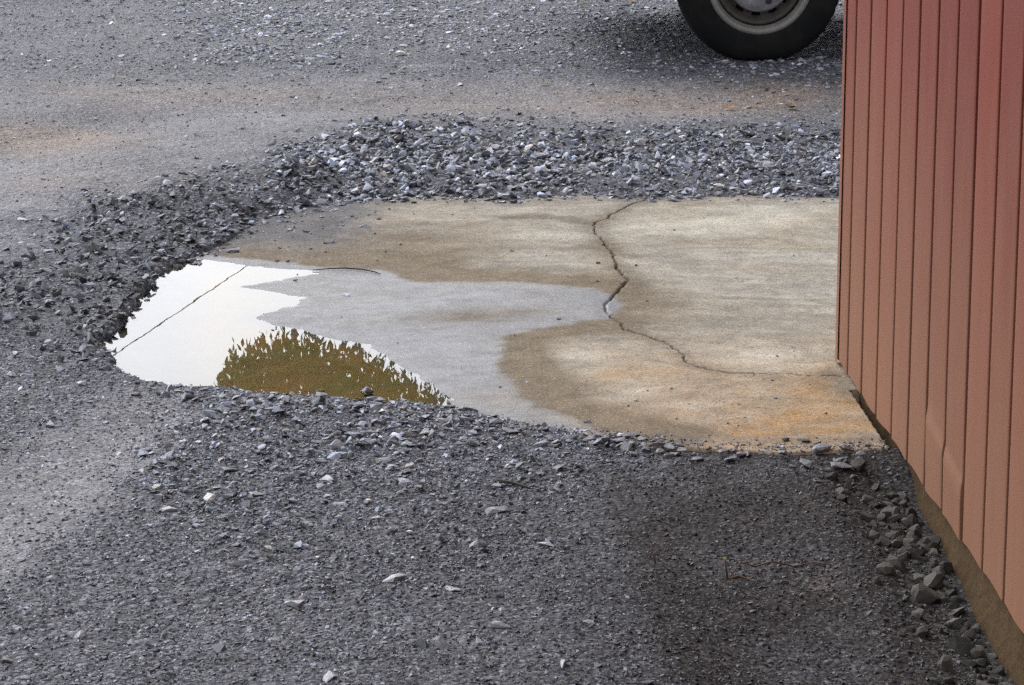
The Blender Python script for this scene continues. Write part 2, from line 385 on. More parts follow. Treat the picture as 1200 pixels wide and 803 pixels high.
# ------------------------------------------------------------------ ground sheet
def spread(a, b, far, n):
    """geometric run from b outward to far"""
    t = np.linspace(0, 1, n + 1)[1:]; return b + (far - b) * (t ** 4)
xs = np.concatenate([-spread(0, 2.2, 420, 26)[::-1], np.arange(-2.2, -1.5, .03), np.arange(-1.5, 1.2, .0165), np.arange(1.2, 2.6, .04), spread(0, 2.6, 420, 26)])
ys = np.concatenate([-spread(0, -4.2, 380, 22)[::-1], np.arange(4.25, 9.3, .0165), np.arange(9.3, 14.6, .034), spread(0, 14.6, 700, 30)])
GX, GY = np.meshgrid(xs, ys)
GZ = ground_h(GX, GY); z_ = zones(GX, GY)
dust = np.clip(z_['dust'] * (.75 + 1.4 * fbm(GX * 2, GY * 2, 41)) + .02 + 1.0 * fbm(GX * 1.3, GY * 1.3, 42) - .2 * smooth(470, 600, z_['v']) * smooth(200, 420, z_['u']) + .45 * zone(z_['u'], z_['v'], Z_DUST2, 40) - .5 * z_['left'] - .3 * z_['ridge'] - .22 * z_['shore'] + .15 * smooth(300, 60, z_['v']), 0, 1)
gu, gv = z_['u'], z_['v']
def gblob(u0, v0, du, dv, a=1.0): return a * np.exp(-((gu - u0) / du) ** 2 - ((gv - v0) / dv) ** 2)
tan = np.clip((gblob(60, 160, 120, 18, .9) + gblob(120, 215, 120, 14, .5) + gblob(700, 120, 260, 16, .75) + gblob(910, 108, 60, 10, .8) + gblob(200, 110, 160, 14, .5) + gblob(960, 670, 40, 10, .6)) * (1 + 2.2 * fbm(GX * 2.5, GY * 4, 44)), 0, 1)
me = grid_mesh('ground', GX, GY, GZ, dict(tan=tan, dust=dust, soil=np.clip(z_['soil'] * (.95 + 1.6 * fbm(GX * 4, GY * 4, 43)) + smooth(.22, .05, (GX - .768) * (-.9982) + (GY - 6.552) * (-.0606)) * smooth(6.4, 6.1, GY), 0, 1)))
tag(link('ground', me, M['ground']), kind='structure')

# ------------------------------------------------------------------ concrete slab with its basin and crack
def slab_h(x, y, parts=False):
    jag = .018 * fbm(x * 14, y * 30, 51) + .02 * fbm(x * 5, y * 12, 52)
    sp = sdf(x, y, PUD_W) + jag
    z = .019 * smooth(0, .55, sp) + .0012 * smooth(0, .03, sp) - .030 * smooth(0, .45, -sp) - .002 * smooth(0, .02, -sp)
    z = z + .0035 * fbm(x * 2.5, y * 2.5, 53) * smooth(0.05, .4, np.abs(sp)) + .0012 * fbm(x * 40, y * 40, 54, 2)
    cd = np.full(x.shape, 9.)
    for i, c in enumerate(CRACK_W):
        d = sdf(x + .03 * fbm(x * 22, y * 22, 55, 5), y + .03 * fbm(x * 22, y * 22, 56, 5), c, False); cd = np.minimum(cd, d + (0 if i == 0 else .003))
    u, v = to_uv(x, y)
    wide = .0012 + .0034 * fbm(x * 7, y * 7, 58) + .0026 * np.exp(-((u - 722) / 26) ** 2 - ((v - 340) / 40) ** 2) - .0005 * smooth(800, 860, u)
    ck = smooth(np.maximum(wide, .0003) + .0022, np.maximum(wide, .0003) * .4, cd) * smooth(-.0008, .0006, wide)
    z = z - .010 * ck
    # the two sides of the crack have settled unevenly
    z = z - .0004 * smooth(.05, 0, cd) * (u < 730)
    edge = sdf(x, y, EDGE_W) + .03 * fbm(x * 12, y * 12, 57)
    edge = np.maximum(edge, .07 * smooth(.022, .008, (x - .768) * (-.9982) + (y - 6.552) * (-.0606)) * (y < 6.62))
    z = z - .11 * smooth(.055, .075, edge)
    if parts: return z, sp, ck, cd, u, v
    return z
sx = np.concatenate([np.arange(-1.36, .12, .0075), np.arange(.12, .80, .0030), np.arange(.80, 1.5, .012)]); sy = np.concatenate([np.arange(5.85, 6.5, .0075), np.arange(6.5, 8.95, .0055), np.arange(8.95, 9.3, .01)])
SX, SY = np.meshgrid(sx, sy)
SZ, sp, ck, cd, su, sv = slab_h(SX, SY, True)
sf = sdf(SX, SY, FILM_W) + .07 * fbm(SX * 5, SY * 7, 61) + .035 * fbm(SX * 24, SY * 34, 70)
film = smooth(.012, -.035, sf) * (1 - .75 * np.exp(-((su - 560) / 90) ** 2 - ((sv - 377) / 9) ** 2) * (1 + fbm(SX * 8, SY * 20, 62)))
film = np.clip(film * (.92 + .5 * fbm(SX * 4, SY * 8, 63)) , 0, 1)
mud = np.clip(smooth(-.03, .01, sf) * smooth(.26, .02, sf) * (.95 + 1.6 * fbm(SX * 4, SY * 9, 64)) + .8 * np.exp(-((su - 560) / 90) ** 2 - ((sv - 377) / 10) ** 2)
              + .55 * np.exp(-((sv - 296) / 26) ** 2) * smooth(330, 420, su) * smooth(660, 520, su) + .75 * smooth(.07, 0, cd) * (.6 + 2 * fbm(SX * 9, SY * 9, 65)), 0, 1)
rust = np.clip(1.5 * np.exp(-((su - 968) / 34) ** 2 - ((sv - 482) / 26) ** 2) + .7 * np.exp(-((su - 900) / 60) ** 2 - ((sv - 512) / 14) ** 2) + .60 * smooth(380, 460, sv) * smooth(640, 720, su) + .8 * fbm(SX * 5, SY * 9, 66) * smooth(380, 480, sv), 0, 1)
grime = np.clip(smooth(500, 340, su) * smooth(312, 268, sv) * (1.15 + 1.8 * fbm(SX * 7, SY * 10, 67)) + .55 * smooth(.10, .0, -sdf(SX, SY, EDGE_W)) * (.7 + 2.5 * fbm(SX * 8, SY * 8, 68)), 0, .9)
def blob(u0, v0, du, dv, a=1.0): return a * np.exp(-((su - u0) / du) ** 2 - ((sv - v0) / dv) ** 2)
rag = 1 + 2.4 * fbm(SX * 5, SY * 9, 69)
film = film * (1 - .55 * smooth(430, 500, sv) * smooth(-.20, -.0, sf))
mud = np.clip(mud + (blob(612, 425, 26, 26, .9) + blob(640, 468, 34, 20, .8) + blob(700, 500, 50, 14, .8) + blob(790, 520, 60, 9, .7) + blob(660, 396, 50, 6, .8) + blob(500, 318, 50, 16, .7) + blob(470, 290, 60, 14, .4)) * rag * (1 - film), 0, 1)
stain = np.clip((blob(742, 342, 22, 10, .75) + blob(725, 372, 16, 14, .5) + blob(860, 385, 130, 13, .5) + blob(735, 400, 40, 9, .45) + blob(640, 262, 60, 4, .55) + blob(700, 300, 36, 8, .6) + blob(560, 300, 70, 12, .4) + blob(880, 340, 120, 7, .25) + blob(800, 318, 90, 4, .25)
                 + .55 * smooth(.05, .0, cd) * smooth(860, 800, su) + blob(985, 462, 26, 16, 1.1) + blob(640, 300, 60, 4, .35) + blob(850, 290, 70, 3, .3) + blob(700, 268, 26, 7, .6) + blob(520, 250, 90, 7, .35)) * rag, 0, 1)
pale = np.clip((blob(672, 432, 34, 16, .8) + blob(800, 275, 90, 10, .7) + blob(790, 345, 50, 6, .6) + blob(600, 256, 50, 5, .5) + blob(620, 285, 50, 6, .45) + blob(900, 430, 90, 14, .6) + blob(740, 470, 70, 14, .45) + blob(900, 262, 80, 12, .5)) * rag, 0, 1)
me = grid_mesh('slab', SX, SY, SZ, dict(wet=film, mud=mud, crack=ck, rust=rust, silt=smooth(-.0, -.06, sp) * smooth(190, 270, su), grime=grime, stain=stain, pale=pale))
tag(link('concrete_slab', me, M['slab']), kind='structure')

# puddle: a level sheet of water lying in the slab's basin
px_ = np.arange(-1.25, .1, .012); py_ = np.arange(6.2, 8.4, .012); PX, PY = np.meshgrid(px_, py_)
wk = (sdf(PX, PY, PUD_W) < .03) & (sdf(PX, PY, EDGE_W) < .10)
tag(link('puddle_water', grid_mesh('puddle_water', PX, PY, PX * 0 + 0.0, keep=wk), M['water']), kind='structure')

# ------------------------------------------------------------------ shed with upright steel sheets
W0 = np.array([.768, 6.552]); WT = np.array([.011, -.1813]); STEP = float(np.hypot(*WT)); WT = WT / STEP    # along the wall, towards the camera
WN = np.array([WT[1], -WT[0]]); WN = WN if WN[0] < 0 else -WN                                              # outward normal
K0 = -1.78
corner = W0 + WT * STEP * K0
shed = empty('metal_shed', (corner[0], corner[1], 0), math.atan2(WT[1], WT[0]))   # local x runs along the wall, local -y faces outward? checked below
tag(shed, 'shed clad in upright rust-red steel sheets on a concrete plinth', 'shed')
OUT = -1.0 if (Matrix.Rotation(math.atan2(WT[1], WT[0]), 2) @ Vector((0, -1))).dot(Vector(WN)) > 0 else 1.0
TOPZ, BOTZ = 2.55, .03
def panel_mesh(width, dent=0, seed=0):
    rnd = random.Random(seed)
    g = .0085; wv = width
    xs_ = [g, g, g + .0012, g + .004, .02, wv * .3, wv * .5, wv * .7, wv - .02, wv - g - .004, wv - g - .0012, wv - g, wv - g]
    ds = [-.045, -.004, -.0010, 0, .0002, .0004, .0005, .0004, .0002, 0, -.0010, -.004, -.045]
    zs = [BOTZ, BOTZ + .02, .07, .10, .125, .14, .15, .155, .16, .165, .175, .19, .22, .27, .34, .5, .8, 1.2, 1.7, TOPZ]
    bm = bmesh.new(); rows = []
    for z in zs:
        r = []
        for x, d in zip(xs_, ds):
            dd = d; xx = x; tx = x / wv
            if dent:
                cz = .172 - .028 * (tx if dent == 1 else 1 + tx * .9) + .02
                if z < cz:
                    t = min(1, (cz - z) / .02)
                    dd += (.0040 if dent == 1 else .0044) * t - (cz - z) * .02
                    xx += .004 * t
                elif z < cz + .12: dd -= .0012 * (1 - (z - cz) / .12)
            zz = z + (.004 * math.sin(seed * 2.1 + tx * 4) if z == BOTZ else 0)
            r.append(bm.verts.new((xx, OUT * dd, zz)))
        rows.append(r)
    for i in range(len(rows) - 1):
        for k in range(len(xs_) - 1):
            f = (rows[i][k], rows[i][k + 1], rows[i + 1][k + 1], rows[i + 1][k])
            bm.faces.new(f if OUT < 0 else f[::-1])
    me = bm_mesh('panel', bm, True); me.set_sharp_from_angle(angle=math.radians(22)); return me
std = [panel_mesh(STEP, 0, s) for s in range(4)]
x0 = -K0 * STEP % STEP
NPAN = 40
first = panel_mesh(x0, 0, 9)
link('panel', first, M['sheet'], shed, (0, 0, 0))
for k in range(NPAN):
    kk = k - 1                         # seam index of this sheet's left edge
    me = std[k % 4]
    if kk == 4: me = panel_mesh(STEP, 1, 5)
    if kk == 5: me = panel_mesh(STEP, 2, 6)
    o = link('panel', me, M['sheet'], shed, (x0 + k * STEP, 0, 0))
    o.location.y = OUT * random.uniform(-.0006, .0006); o.rotation_euler.z = random.uniform(-.0025, .0025); o.rotation_euler.y = random.uniform(-.0009, .0009)
WL = x0 + NPAN * STEP; SHW = 3.4
def shed_box(name, a, b, mat, bev=.004):
    bm = bmesh.new(); add_box(bm, a, b, bev, 1); return link(name, bm_mesh(name, bm), mat, shed)
def yy(d0, d1): return (min(OUT * d0, OUT * d1), max(OUT * d0, OUT * d1))
y0, y1 = yy(-.046, -.08); shed_box('added_seam_backing', (.01, y0, BOTZ + .03), (WL, y1, TOPZ - .02), M['gap'])  # black backing added behind the sheets to hold the shade in the seams
# plinth with an uneven, chipped face
bm = bmesh.new(); nx_, nz_ = 260, 7
vv = []
for j in range(nz_):
    row = []
    for i in range(nx_):
        t = i / (nx_ - 1); x = .012 + (WL - .024) * t; z = -.30 + (.345) * j / (nz_ - 1)
        d = -.012 + .010 * float(fbm(np.array(x * 14), np.array(z * 14 + 3), 71)) + .02 * float(fbm(np.array(x * 3), np.array(z * 3), 72)) + (.012 if z < -.02 else 0)
        row.append(bm.verts.new((x, OUT * min(d, .006), z)))
    vv.append(row)
for j in range(nz_ - 1):
    for i in range(nx_ - 1):
        f = (vv[j][i], vv[j][i + 1], vv[j + 1][i + 1], vv[j + 1][i]); bm.faces.new(f if OUT < 0 else f[::-1])
link('plinth', bm_mesh('plinth', bm, True), M['plinth'], shed)
y0, y1 = yy(-.03, -.16); shed_box('footing', (.0135, y0, -.30), (WL, y1, .04), M['plinth'])
# folded corner flashing
bm = bmesh.new()
prof = [(.028, .0035), (-.004, .0035), (-.008, .0015), (-.009, -.003), (-.009, -.07)]
vr = [[bm.verts.new((x, OUT * d, z)) for x, d in prof] for z in (BOTZ - .004, .4, 1.2, TOPZ)]
for i in range(3):
    for k in range(4):
        f = (vr[i][k], vr[i][k + 1], vr[i + 1][k + 1], vr[i + 1][k]); bm.faces.new(f)
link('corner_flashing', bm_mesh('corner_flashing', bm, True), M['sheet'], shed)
# end wall turned away from the camera, and a lean-to roof
nend = int(SHW / STEP)
for k in range(nend):
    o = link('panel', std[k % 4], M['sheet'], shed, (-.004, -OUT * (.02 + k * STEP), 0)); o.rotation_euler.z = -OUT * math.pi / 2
    if OUT > 0: o.rotation_euler.z = -math.pi / 2
    else: o.rotation_euler.z = math.pi / 2; o.scale.y = -1; o.location.x = -.004
    if OUT < 0: o.scale.y = 1; o.scale.x = 1
y0, y1 = yy(-.02, -SHW); shed_box('end_frame', (.03, y0, .0), (.07, y1, TOPZ - .02), M['gap'])
y0, y1 = yy(-SHW, -SHW - .04); shed_box('rear_wall', (.0, y0, .0), (WL, y1, TOPZ - .02), M['sheet'])
bm = bmesh.new(); nr = 40
for i in range(nr):
    xa = -.22 + (WL + .44) * i / nr; xb = -.22 + (WL + .44) * (i + 1) / nr; h = (xb - xa)
    ra, rb = yy(.16, -SHW - .2)
    for (a_, b_, za, zb) in ((xa, xa + h * .6, 0, 0), (xa + h * .6, xa + h * .7, 0, .03), (xa + h * .7, xa + h * .9, .03, .03), (xa + h * .9, xb, .03, 0)):
        q = [bm.verts.new((a_, ra, TOPZ + za)), bm.verts.new((b_, ra, TOPZ + zb)), bm.verts.new((b_, rb, TOPZ + .35 * (OUT < 0) + zb + .05)), bm.verts.new((a_, rb, TOPZ + .35 * (OUT < 0) + za + .05))]
        bm.faces.new(q)
bmesh.ops.remove_doubles(bm, verts=bm.verts, dist=1e-4)
rf = link('roof', bm_mesh('roof', bm), M['galv'], shed); sol = rf.modifiers.new('thick', 'SOLIDIFY'); sol.thickness = .004
# ------------------------------------------------------------------ parked hatchback, only its rear wheel inside the photograph
def mat_rubber():
    b = NB('dusty_tyre_rubber'); v = b.coord(obj=True); f = b.noise(v, 9, 5, .6); g = b.noise(v, 60, 3)
    c = b.mix(b.ramp(f, [(.45, 0.), (.75, .5)]), (.008, .0085, .009), (.030, .028, .025))
    b.bsdf(c, .85, .12, 0, b.bump(g, .2, .002)); return b.m
M['rubber'] = mat_rubber()
M['rim'] = simple('grimy_steel_wheel', (.050, .044, .038), .6, .4, .2, .5, 20)
M['lip'] = simple('dull_wheel_trim', (.165, .155, .145), .55, .5, .3, .5, 30)
M['chrome'] = simple('worn_chrome', (.62, .62, .64), .3, .5, .8, .3, 25)
M['body'] = simple('car_paint', (.33, .34, .36), .35, .5, 0, .06, 3)
M['black'] = simple('black_plastic', (.014, .014, .015), .6, .4)
M['glass'] = simple('car_glass', (.02, .024, .026), .08, .6)
M['lamp'] = simple('red_lamp_lens', (.28, .01, .008), .2, .5)
wheel_c = at(888.5, 72)[:2]; RT = .320
for _ in range(3): wheel_c = at(889.5, 72.5, float(ground_h(np.array([wheel_c[0]]), np.array([wheel_c[1]]))[0]))[:2]
CZ = RT - .012
CARZ = float(ground_h(np.array([wheel_c[0]]), np.array([wheel_c[1]]))[0])
car = empty('parked_car', (wheel_c[0], wheel_c[1] + .02, CARZ - .004), math.radians(1.5))   # local x: towards the car's front, local y: across it; origin under the rear wheel
tag(car, 'parked car on dusty steel wheels with bright hubcaps, standing on the gravel behind the shed', 'car')
def tyre_mesh():
    bm = bmesh.new(); w = .088
    prof = [(.186, .010 - w + .012), (.196, -w + .004), (.215, -w - .003), (.255, -w - .006), (.285, -w - .001), (.303, -w + .010), (.313, -w + .022), (.3185, -w + .036), (.320, -.02), (.320, .02), (.3185, w - .036), (.313, w - .022),
            (.303, w - .010), (.255, w + .006), (.196, w - .004), (.186, w - .022), (.186, -w + .022)]
    rings = add_lathe(bm, prof, 96)
    for k in range(96):     # tread blocks: every other segment of the shoulder rings sits lower
        if k % 2:
            for ri in (7, 10):
                for v in rings[ri][k:k + 1]:
                    v.co.x *= .985; v.co.z *= .985
    for v in bm.verts:      # flattened by the load, sidewall bulging
        if v.co.z < -.292:
            ex = (-.292 - v.co.z); v.co.z = -.292 - ex * .57; v.co.y *= 1 + .9 * ex
    return bm_mesh('tyre', bm, True)
def rim_mesh():
    bm = bmesh.new()
    prof = [(.176, .05), (.172, -.035), (.170, -.050), (.160, -.052), (.152, -.045), (.135, -.030), (.110, -.040), (.085, -.055), (.06, -.058), (.0, -.058)]
    n = 48; rings = []
    for r, o in prof: rings.append([bm.verts.new((r * math.cos(2 * math.pi * k / n), o, r * math.sin(2 * math.pi * k / n))) for k in range(n)])
    for i in range(len(rings) - 1):
        for k in range(n):
            if i == 5 and k % 4 in (0, 1): continue              # ventilation slots
            q = (rings[i][k], rings[i][(k + 1) % n], rings[i + 1][(k + 1) % n], rings[i + 1][k])
            bm.faces.new(q)
    return bm_mesh('rim', bm, True)
def lathe_mesh(name, prof, n=48):
    bm = bmesh.new(); add_lathe(bm, prof, n); return bm_mesh(name, bm, True)
tyre_me, rim_me = tyre_mesh(), rim_mesh()
lip_me = lathe_mesh('trim_ring', [(.172, -.058), (.180, -.078), (.187, -.088), (.199, -.090), (.205, -.084), (.205, -.070)])
drum_me = lathe_mesh('brake_drum', [(.150, .04), (.150, -.015), (.0, -.018)], 32)
bm = bmesh.new()
n = 40; rings = []
for r, o, st in ((.120, -.050, 0), (.118, -.064, .0), (.106, -.076, .06), (.080, -.082, .10), (.058, -.092, .04), (.040, -.100, 0), (.034, -.094, 0), (0.001, -.089, 0)):
    rings.append([bm.verts.new(((r * (1 + st * math.cos(5 * a))) * math.cos(a), o - .10 * st * math.cos(5 * a) * .3, (r * (1 + st * math.cos(5 * a))) * math.sin(a))) for a in [2 * math.pi * k / n for k in range(n)]])
for i in range(len(rings) - 1):
    for k in range(n): bm.faces.new((rings[i][k], rings[i][(k + 1) % n], rings[i + 1][(k + 1) % n], rings[i + 1][k]))
hub_me = bm_mesh('hubcap', bm, True)
bm = bmesh.new(); add_lathe(bm, [(.0125, -.045), (.0125, -.074), (.009, -.080), (.0005, -.080)], 6); nut_me = bm_mesh('wheel_nut', bm)
def wheel(x, y, flip, rot):
    t = link('wheel', tyre_me, M['rubber'], car, (x, y, CZ - .0)); 
    if flip: t.rotation_euler = (0, 0, math.pi)
    r = link('rim', rim_me, M['rim'], t); r.rotation_euler.y = rot
    link('trim_ring', lip_me, M['lip'], t); link('brake_drum', drum_me, M['black'], t)
    h = link('hubcap', hub_me, M['chrome'], t); h.rotation_euler.y = rot + .3
    for k in range(5):
        a = rot + 2 * math.pi * k / 5 + .3 + .63
        link('wheel_nut', nut_me, M['black'], t, (.082 * math.cos(a), -.008, -.082 * math.sin(a)))
WB, TRK = 2.42, 1.40
for xx, yy_, fl, ro in ((0, .085, False, .2), (WB, .085, False, 1.0), (0, .085 + TRK, True, .5), (WB, .085 + TRK, True, 0)): wheel(xx, yy_, fl, ro)
# body shell: sections along the car, lofted
def arch(x, zlow):
    z = zlow
    for c in (0, WB):
        d = abs(x - c)
        if d < .40: z = max(z, CZ + math.sqrt(max(0, .40 ** 2 - d * d)) - .02)
    return z
def body_part():
    bm = bmesh.new(); YC = .085 + TRK / 2; secs = []
    xs_ = sorted(set([-.62, -.60, -.55, -.48] + [round(-.42 + .03 * i, 3) for i in range(29)] + [round(.5 + .15 * i, 3) for i in range(11)] + [round(WB - .42 + .03 * i, 3) for i in range(29)] + [WB + .5, WB + .6, WB + .68, WB + .72]))
    for x in xs_:
        endt = min(1, (x + .62) / .10, (WB + .72 - x) / .14); endt = max(0, endt) ** .5
        hw = .80 * (.90 + .10 * endt); zl = arch(x, .285 if endt > .5 else .33)
        zt = .93 if x < WB - .35 else .93 - .16 * min(1, (x - WB + .35) / 1.0) ** 1.2
        if endt < 1: zt -= .05 * (1 - endt)
        half = [(hw - .02, zl), (hw - .002, zl + .02), (hw, max(zl + .03, .50)), (hw - .006, max(zl + .05, .66)), (hw - .03, max(zl + .07, zt - .03)), (hw - .07, zt)]
        secs.append([bm.verts.new((x, YC - h, z)) for h, z in half] + [bm.verts.new((x, YC + h, z)) for h, z in reversed(half)])
    for a, b_ in zip(secs, secs[1:]):
        for k in range(len(a) - 1): bm.faces.new((a[k], a[k + 1], b_[k + 1], b_[k]))
    bm.faces.new(secs[0][::-1]); bm.faces.new(secs[-1])
    bmesh.ops.recalc_face_normals(bm, faces=bm.faces)
    return link('body', bm_mesh('body', bm, True), M['body'], car), YC
body, YC = body_part()
bm = bmesh.new(); add_box(bm, (-.58, YC - .66, .25), (WB + .55, YC + .66, .40), .03, 1); link('underbody', bm_mesh('underbody', bm), M['black'], car)
# cabin
cab = [(-.50, .92), (-.34, 1.36), (-.20, 1.42), (1.15, 1.43), (1.42, 1.36), (2.02, .92)]
def cab_mesh():
    bm = bmesh.new(); L, R = [], []
    for x, z in cab:
        hw = .74 - .20 * (z - .92) / .5
        L.append(bm.verts.new((x, YC - hw, z))); R.append(bm.verts.new((x, YC + hw, z)))
    for i in range(len(cab) - 1): bm.faces.new((L[i], R[i], R[i + 1], L[i + 1]))
    bm.faces.new(L[::-1]); bm.faces.new(R)
    bmesh.ops.bevel(bm, geom=list(bm.edges), offset=.03, segments=2, affect='EDGES')
    bmesh.ops.recalc_face_normals(bm, faces=bm.faces); return bm_mesh('cabin', bm)
link('cabin', cab_mesh(), M['body'], car)
def pane(name, quad, mat, thick=.008):
    bm = bmesh.new(); f = bm.faces.new([bm.verts.new(p) for p in quad]); bm.normal_update()
    r = bmesh.ops.extrude_face_region(bm, geom=[f])
    for v in [e for e in r['geom'] if isinstance(e, bmesh.types.BMVert)]: v.co += f.normal * thick
    bmesh.ops.recalc_face_normals(bm, faces=bm.faces); return link(name, bm_mesh(name, bm), mat, car)
for sgn in (-1, 1):
    hw = lambda z: YC + sgn * (.745 - .20 * (z - .92) / .5)
    pane('side_window', [(-.28, hw(.97), .97), (.55, hw(.97), .97), (.55, hw(1.34), 1.34), (-.16, hw(1.34), 1.34)], M['glass'])
    pane('side_window', [(.63, hw(.97), .97), (1.78, hw(.97), .97), (1.33, hw(1.34), 1.34), (.63, hw(1.34), 1.34)], M['glass'])
    bm = bmesh.new(); add_box(bm, (.70, YC + sgn * .795, .76), (.86, YC + sgn * .825, .79), .008, 1); link('door_handle', bm_mesh('door_handle', bm), M['black'], car)
    bm = bmesh.new(); add_box(bm, (-.625, YC + sgn * .66 - .10, .66), (-.60, YC + sgn * .66 + .06, .88), .008, 1); link('tail_lamp', bm_mesh('tail_lamp', bm), M['lamp'], car)
    bm = bmesh.new(); add_box(bm, (WB + .69, YC + sgn * .56 - .12, .58), (WB + .73, YC + sgn * .56 + .12, .70), .012, 1); link('headlight', bm_mesh('headlight', bm), M['chrome'], car)
pane('rear_window', [(-.475, YC - .60, 1.0), (-.375, YC - .52, 1.30), (-.375, YC + .52, 1.30), (-.475, YC + .60, 1.0)], M['glass'], .01)
pane('windscreen', [(1.93, YC - .66, 1.0), (1.93, YC + .66, 1.0), (1.49, YC + .55, 1.32), (1.49, YC - .55, 1.32)], M['glass'], .01)
for xa, xb in ((-.78, -.60), (WB + .69, WB + .77)):
    bm = bmesh.new(); add_box(bm, (xa, YC - .78, .31), (xb, YC + .78, .52), .025, 2); link('bumper', bm_mesh('bumper', bm), M['black'], car)
# ------------------------------------------------------------------ tree and overhead cable that the puddle mirrors
def mirror_at(u, v, z=None, dist=None):
    """point met by the sight line through (u, v) after it has bounced off the level water"""
    a, b = (u - 600) / F_PX, (401.5 - v) / F_PX
    d = np.array([a, _c + b * _s, _s - b * _c]); t = (z + CAM_H) / d[2] if z is not None else dist / d[1]
    return np.array([d[0] * t, d[1] * t, -CAM_H + d[2] * t])
def mat_leaf():
    b = NB('autumn_foliage'); t = b.attr('tint').outputs['Color']
    o = b.bsdf(t, .6, .3)
    tl = b.n('ShaderNodeBsdfTranslucent'); b.l(t, tl.inputs['Color'])
    mx = b.n('ShaderNodeMixShader'); mx.inputs[0].default_value = .25
    b.l(o.outputs[0], mx.inputs[1]); b.l(tl.outputs[0], mx.inputs[2]); b.l(mx.outputs[0], b.out.inputs['Surface']); return b.m
M['leaf'] = mat_leaf()
TD = 27.0
tree = empty('overhanging_tree', (3.4, TD + 1.5, 0))
tag(tree, 'tall tree with drooping brown and green foliage mirrored in the puddle', 'tree')
T0 = Vector((3.4, TD + 1.5, 0))
bm = bmesh.new(); add_tube(bm, [Vector((0, 0, -.1)), Vector((.05, 0, .5)), Vector((-.1, .05, 2.5)), Vector((-.35, .1, 4.8)), Vector((-.4, 0, 7.2)), Vector((-.3, 0, 9.5))], [.42, .34, .29, .24, .16, .06], 12)
link('trunk', bm_mesh('trunk', bm, True), M['wood'], tree)
# drooping mass whose underside shows in the water: lower outline traced from the reflection
LOW = [(250, 452), (262, 418), (285, 408), (318, 388), (345, 389), (374, 397), (405, 404), (432, 410), (467, 430), (511, 456), (540, 474), (640, 495), (760, 500)]
low_w = [mirror_at(u, v, dist=TD) for u, v in LOW]
lx = np.array([p[0] for p in low_w]); lz = np.array([p[2] for p in low_w])
limbs = [([(-.35, .1, 4.8), (-1.6, -.4, 6.6), (-3.2, -1.0, 7.2), (-4.6, -1.5, 6.9), (-5.6, -1.6, 6.2)], [.17, .13, .09, .05, .02]),
         ([(-.38, .05, 6.0), (-1.4, .5, 7.9), (-2.4, .9, 8.8)], [.13, .08, .02]), ([(-.35, 0, 5.4), (1.0, .5, 7.3), (2.2, .8, 8.2)], [.14, .09, .02]),
         ([(-.4, 0, 6.8), (.3, -1.2, 8.6), (.6, -2.0, 9.4)], [.1, .06, .02]), ([(-3.2, -1.0, 7.2), (-3.6, -1.4, 6.6), (-4.0, -1.6, 5.8)], [.05, .035, .012])]
for p, r in limbs:
    bm = bmesh.new(); add_tube(bm, p, r, 8); link('limb', bm_mesh('limb', bm, True), M['wood'], tree)
pts = []; cl = []
R2 = np.random.default_rng(3)
def leaves(c, spread_, n, size, palette, droop=.6):
    P = c + R2.normal(size=(n, 3)) * spread_
    return P, np.full(n, size) * R2.uniform(.6, 1.3, n), palette[R2.integers(0, len(palette), n)] * R2.uniform(.6, 1.4, (n, 1)), np.full(n, droop)
BR = np.array([(.11, .065, .022), (.14, .075, .026), (.085, .060, .018), (.12, .085, .025)]); GR = np.array([(.075, .085, .016), (.10, .105, .02), (.06, .075, .014)])
batches = []
# hanging sprays along the traced underside
xs_ = np.arange(lx[0], lx[-1], .028)
for x in xs_:
    zl = np.interp(x, lx, lz) + .05 + .22 * float(fbm(np.array(x * 4.0), np.array(3.3), 91)) + R2.uniform(-.03, .13); top = zl + R2.uniform(.7, 1.4)
    n = 120; t = R2.uniform(0, 1, n) ** .95; z = zl + (top - zl) * t
    P = np.stack([x + R2.normal(size=n) * (.02 + .05 * t), TD + R2.normal(size=n) * .35 + .0 * t, z], -1)
    k = R2.uniform(0, 1, n) + .55 * (t - .35)
    edge = np.clip((x - lx[0]) / .5, 0, 1) * np.clip((lx[-5] - x) / .9, 0, 1)
    pal = np.where((k < .75 * edge + .12)[:, None], BR[R2.integers(0, 4, n)], GR[R2.integers(0, 3, n)]) * R2.uniform(.8, 1.2, (n, 1))
    batches.append((P, R2.uniform(.045, .085, n), pal, np.full(n, 1.0)))
for x in np.arange(lx[0] + .12, lx[-4], .05):      # fuller foliage inside the mass
    zl = np.interp(x, lx, lz) + .26; n = 30; z = zl + R2.uniform(0, 1, n) * 1.1
    P = np.stack([x + R2.normal(size=n) * .06, TD + .5 + R2.normal(size=n) * .4, z], -1)
    pal = np.where((R2.uniform(size=n) < .7)[:, None], BR[R2.integers(0, 4, n)], GR[R2.integers(0, 3, n)]) * R2.uniform(.8, 1.2, (n, 1))
    batches.append((P, R2.uniform(.10, .15, n), pal, np.full(n, .8)))
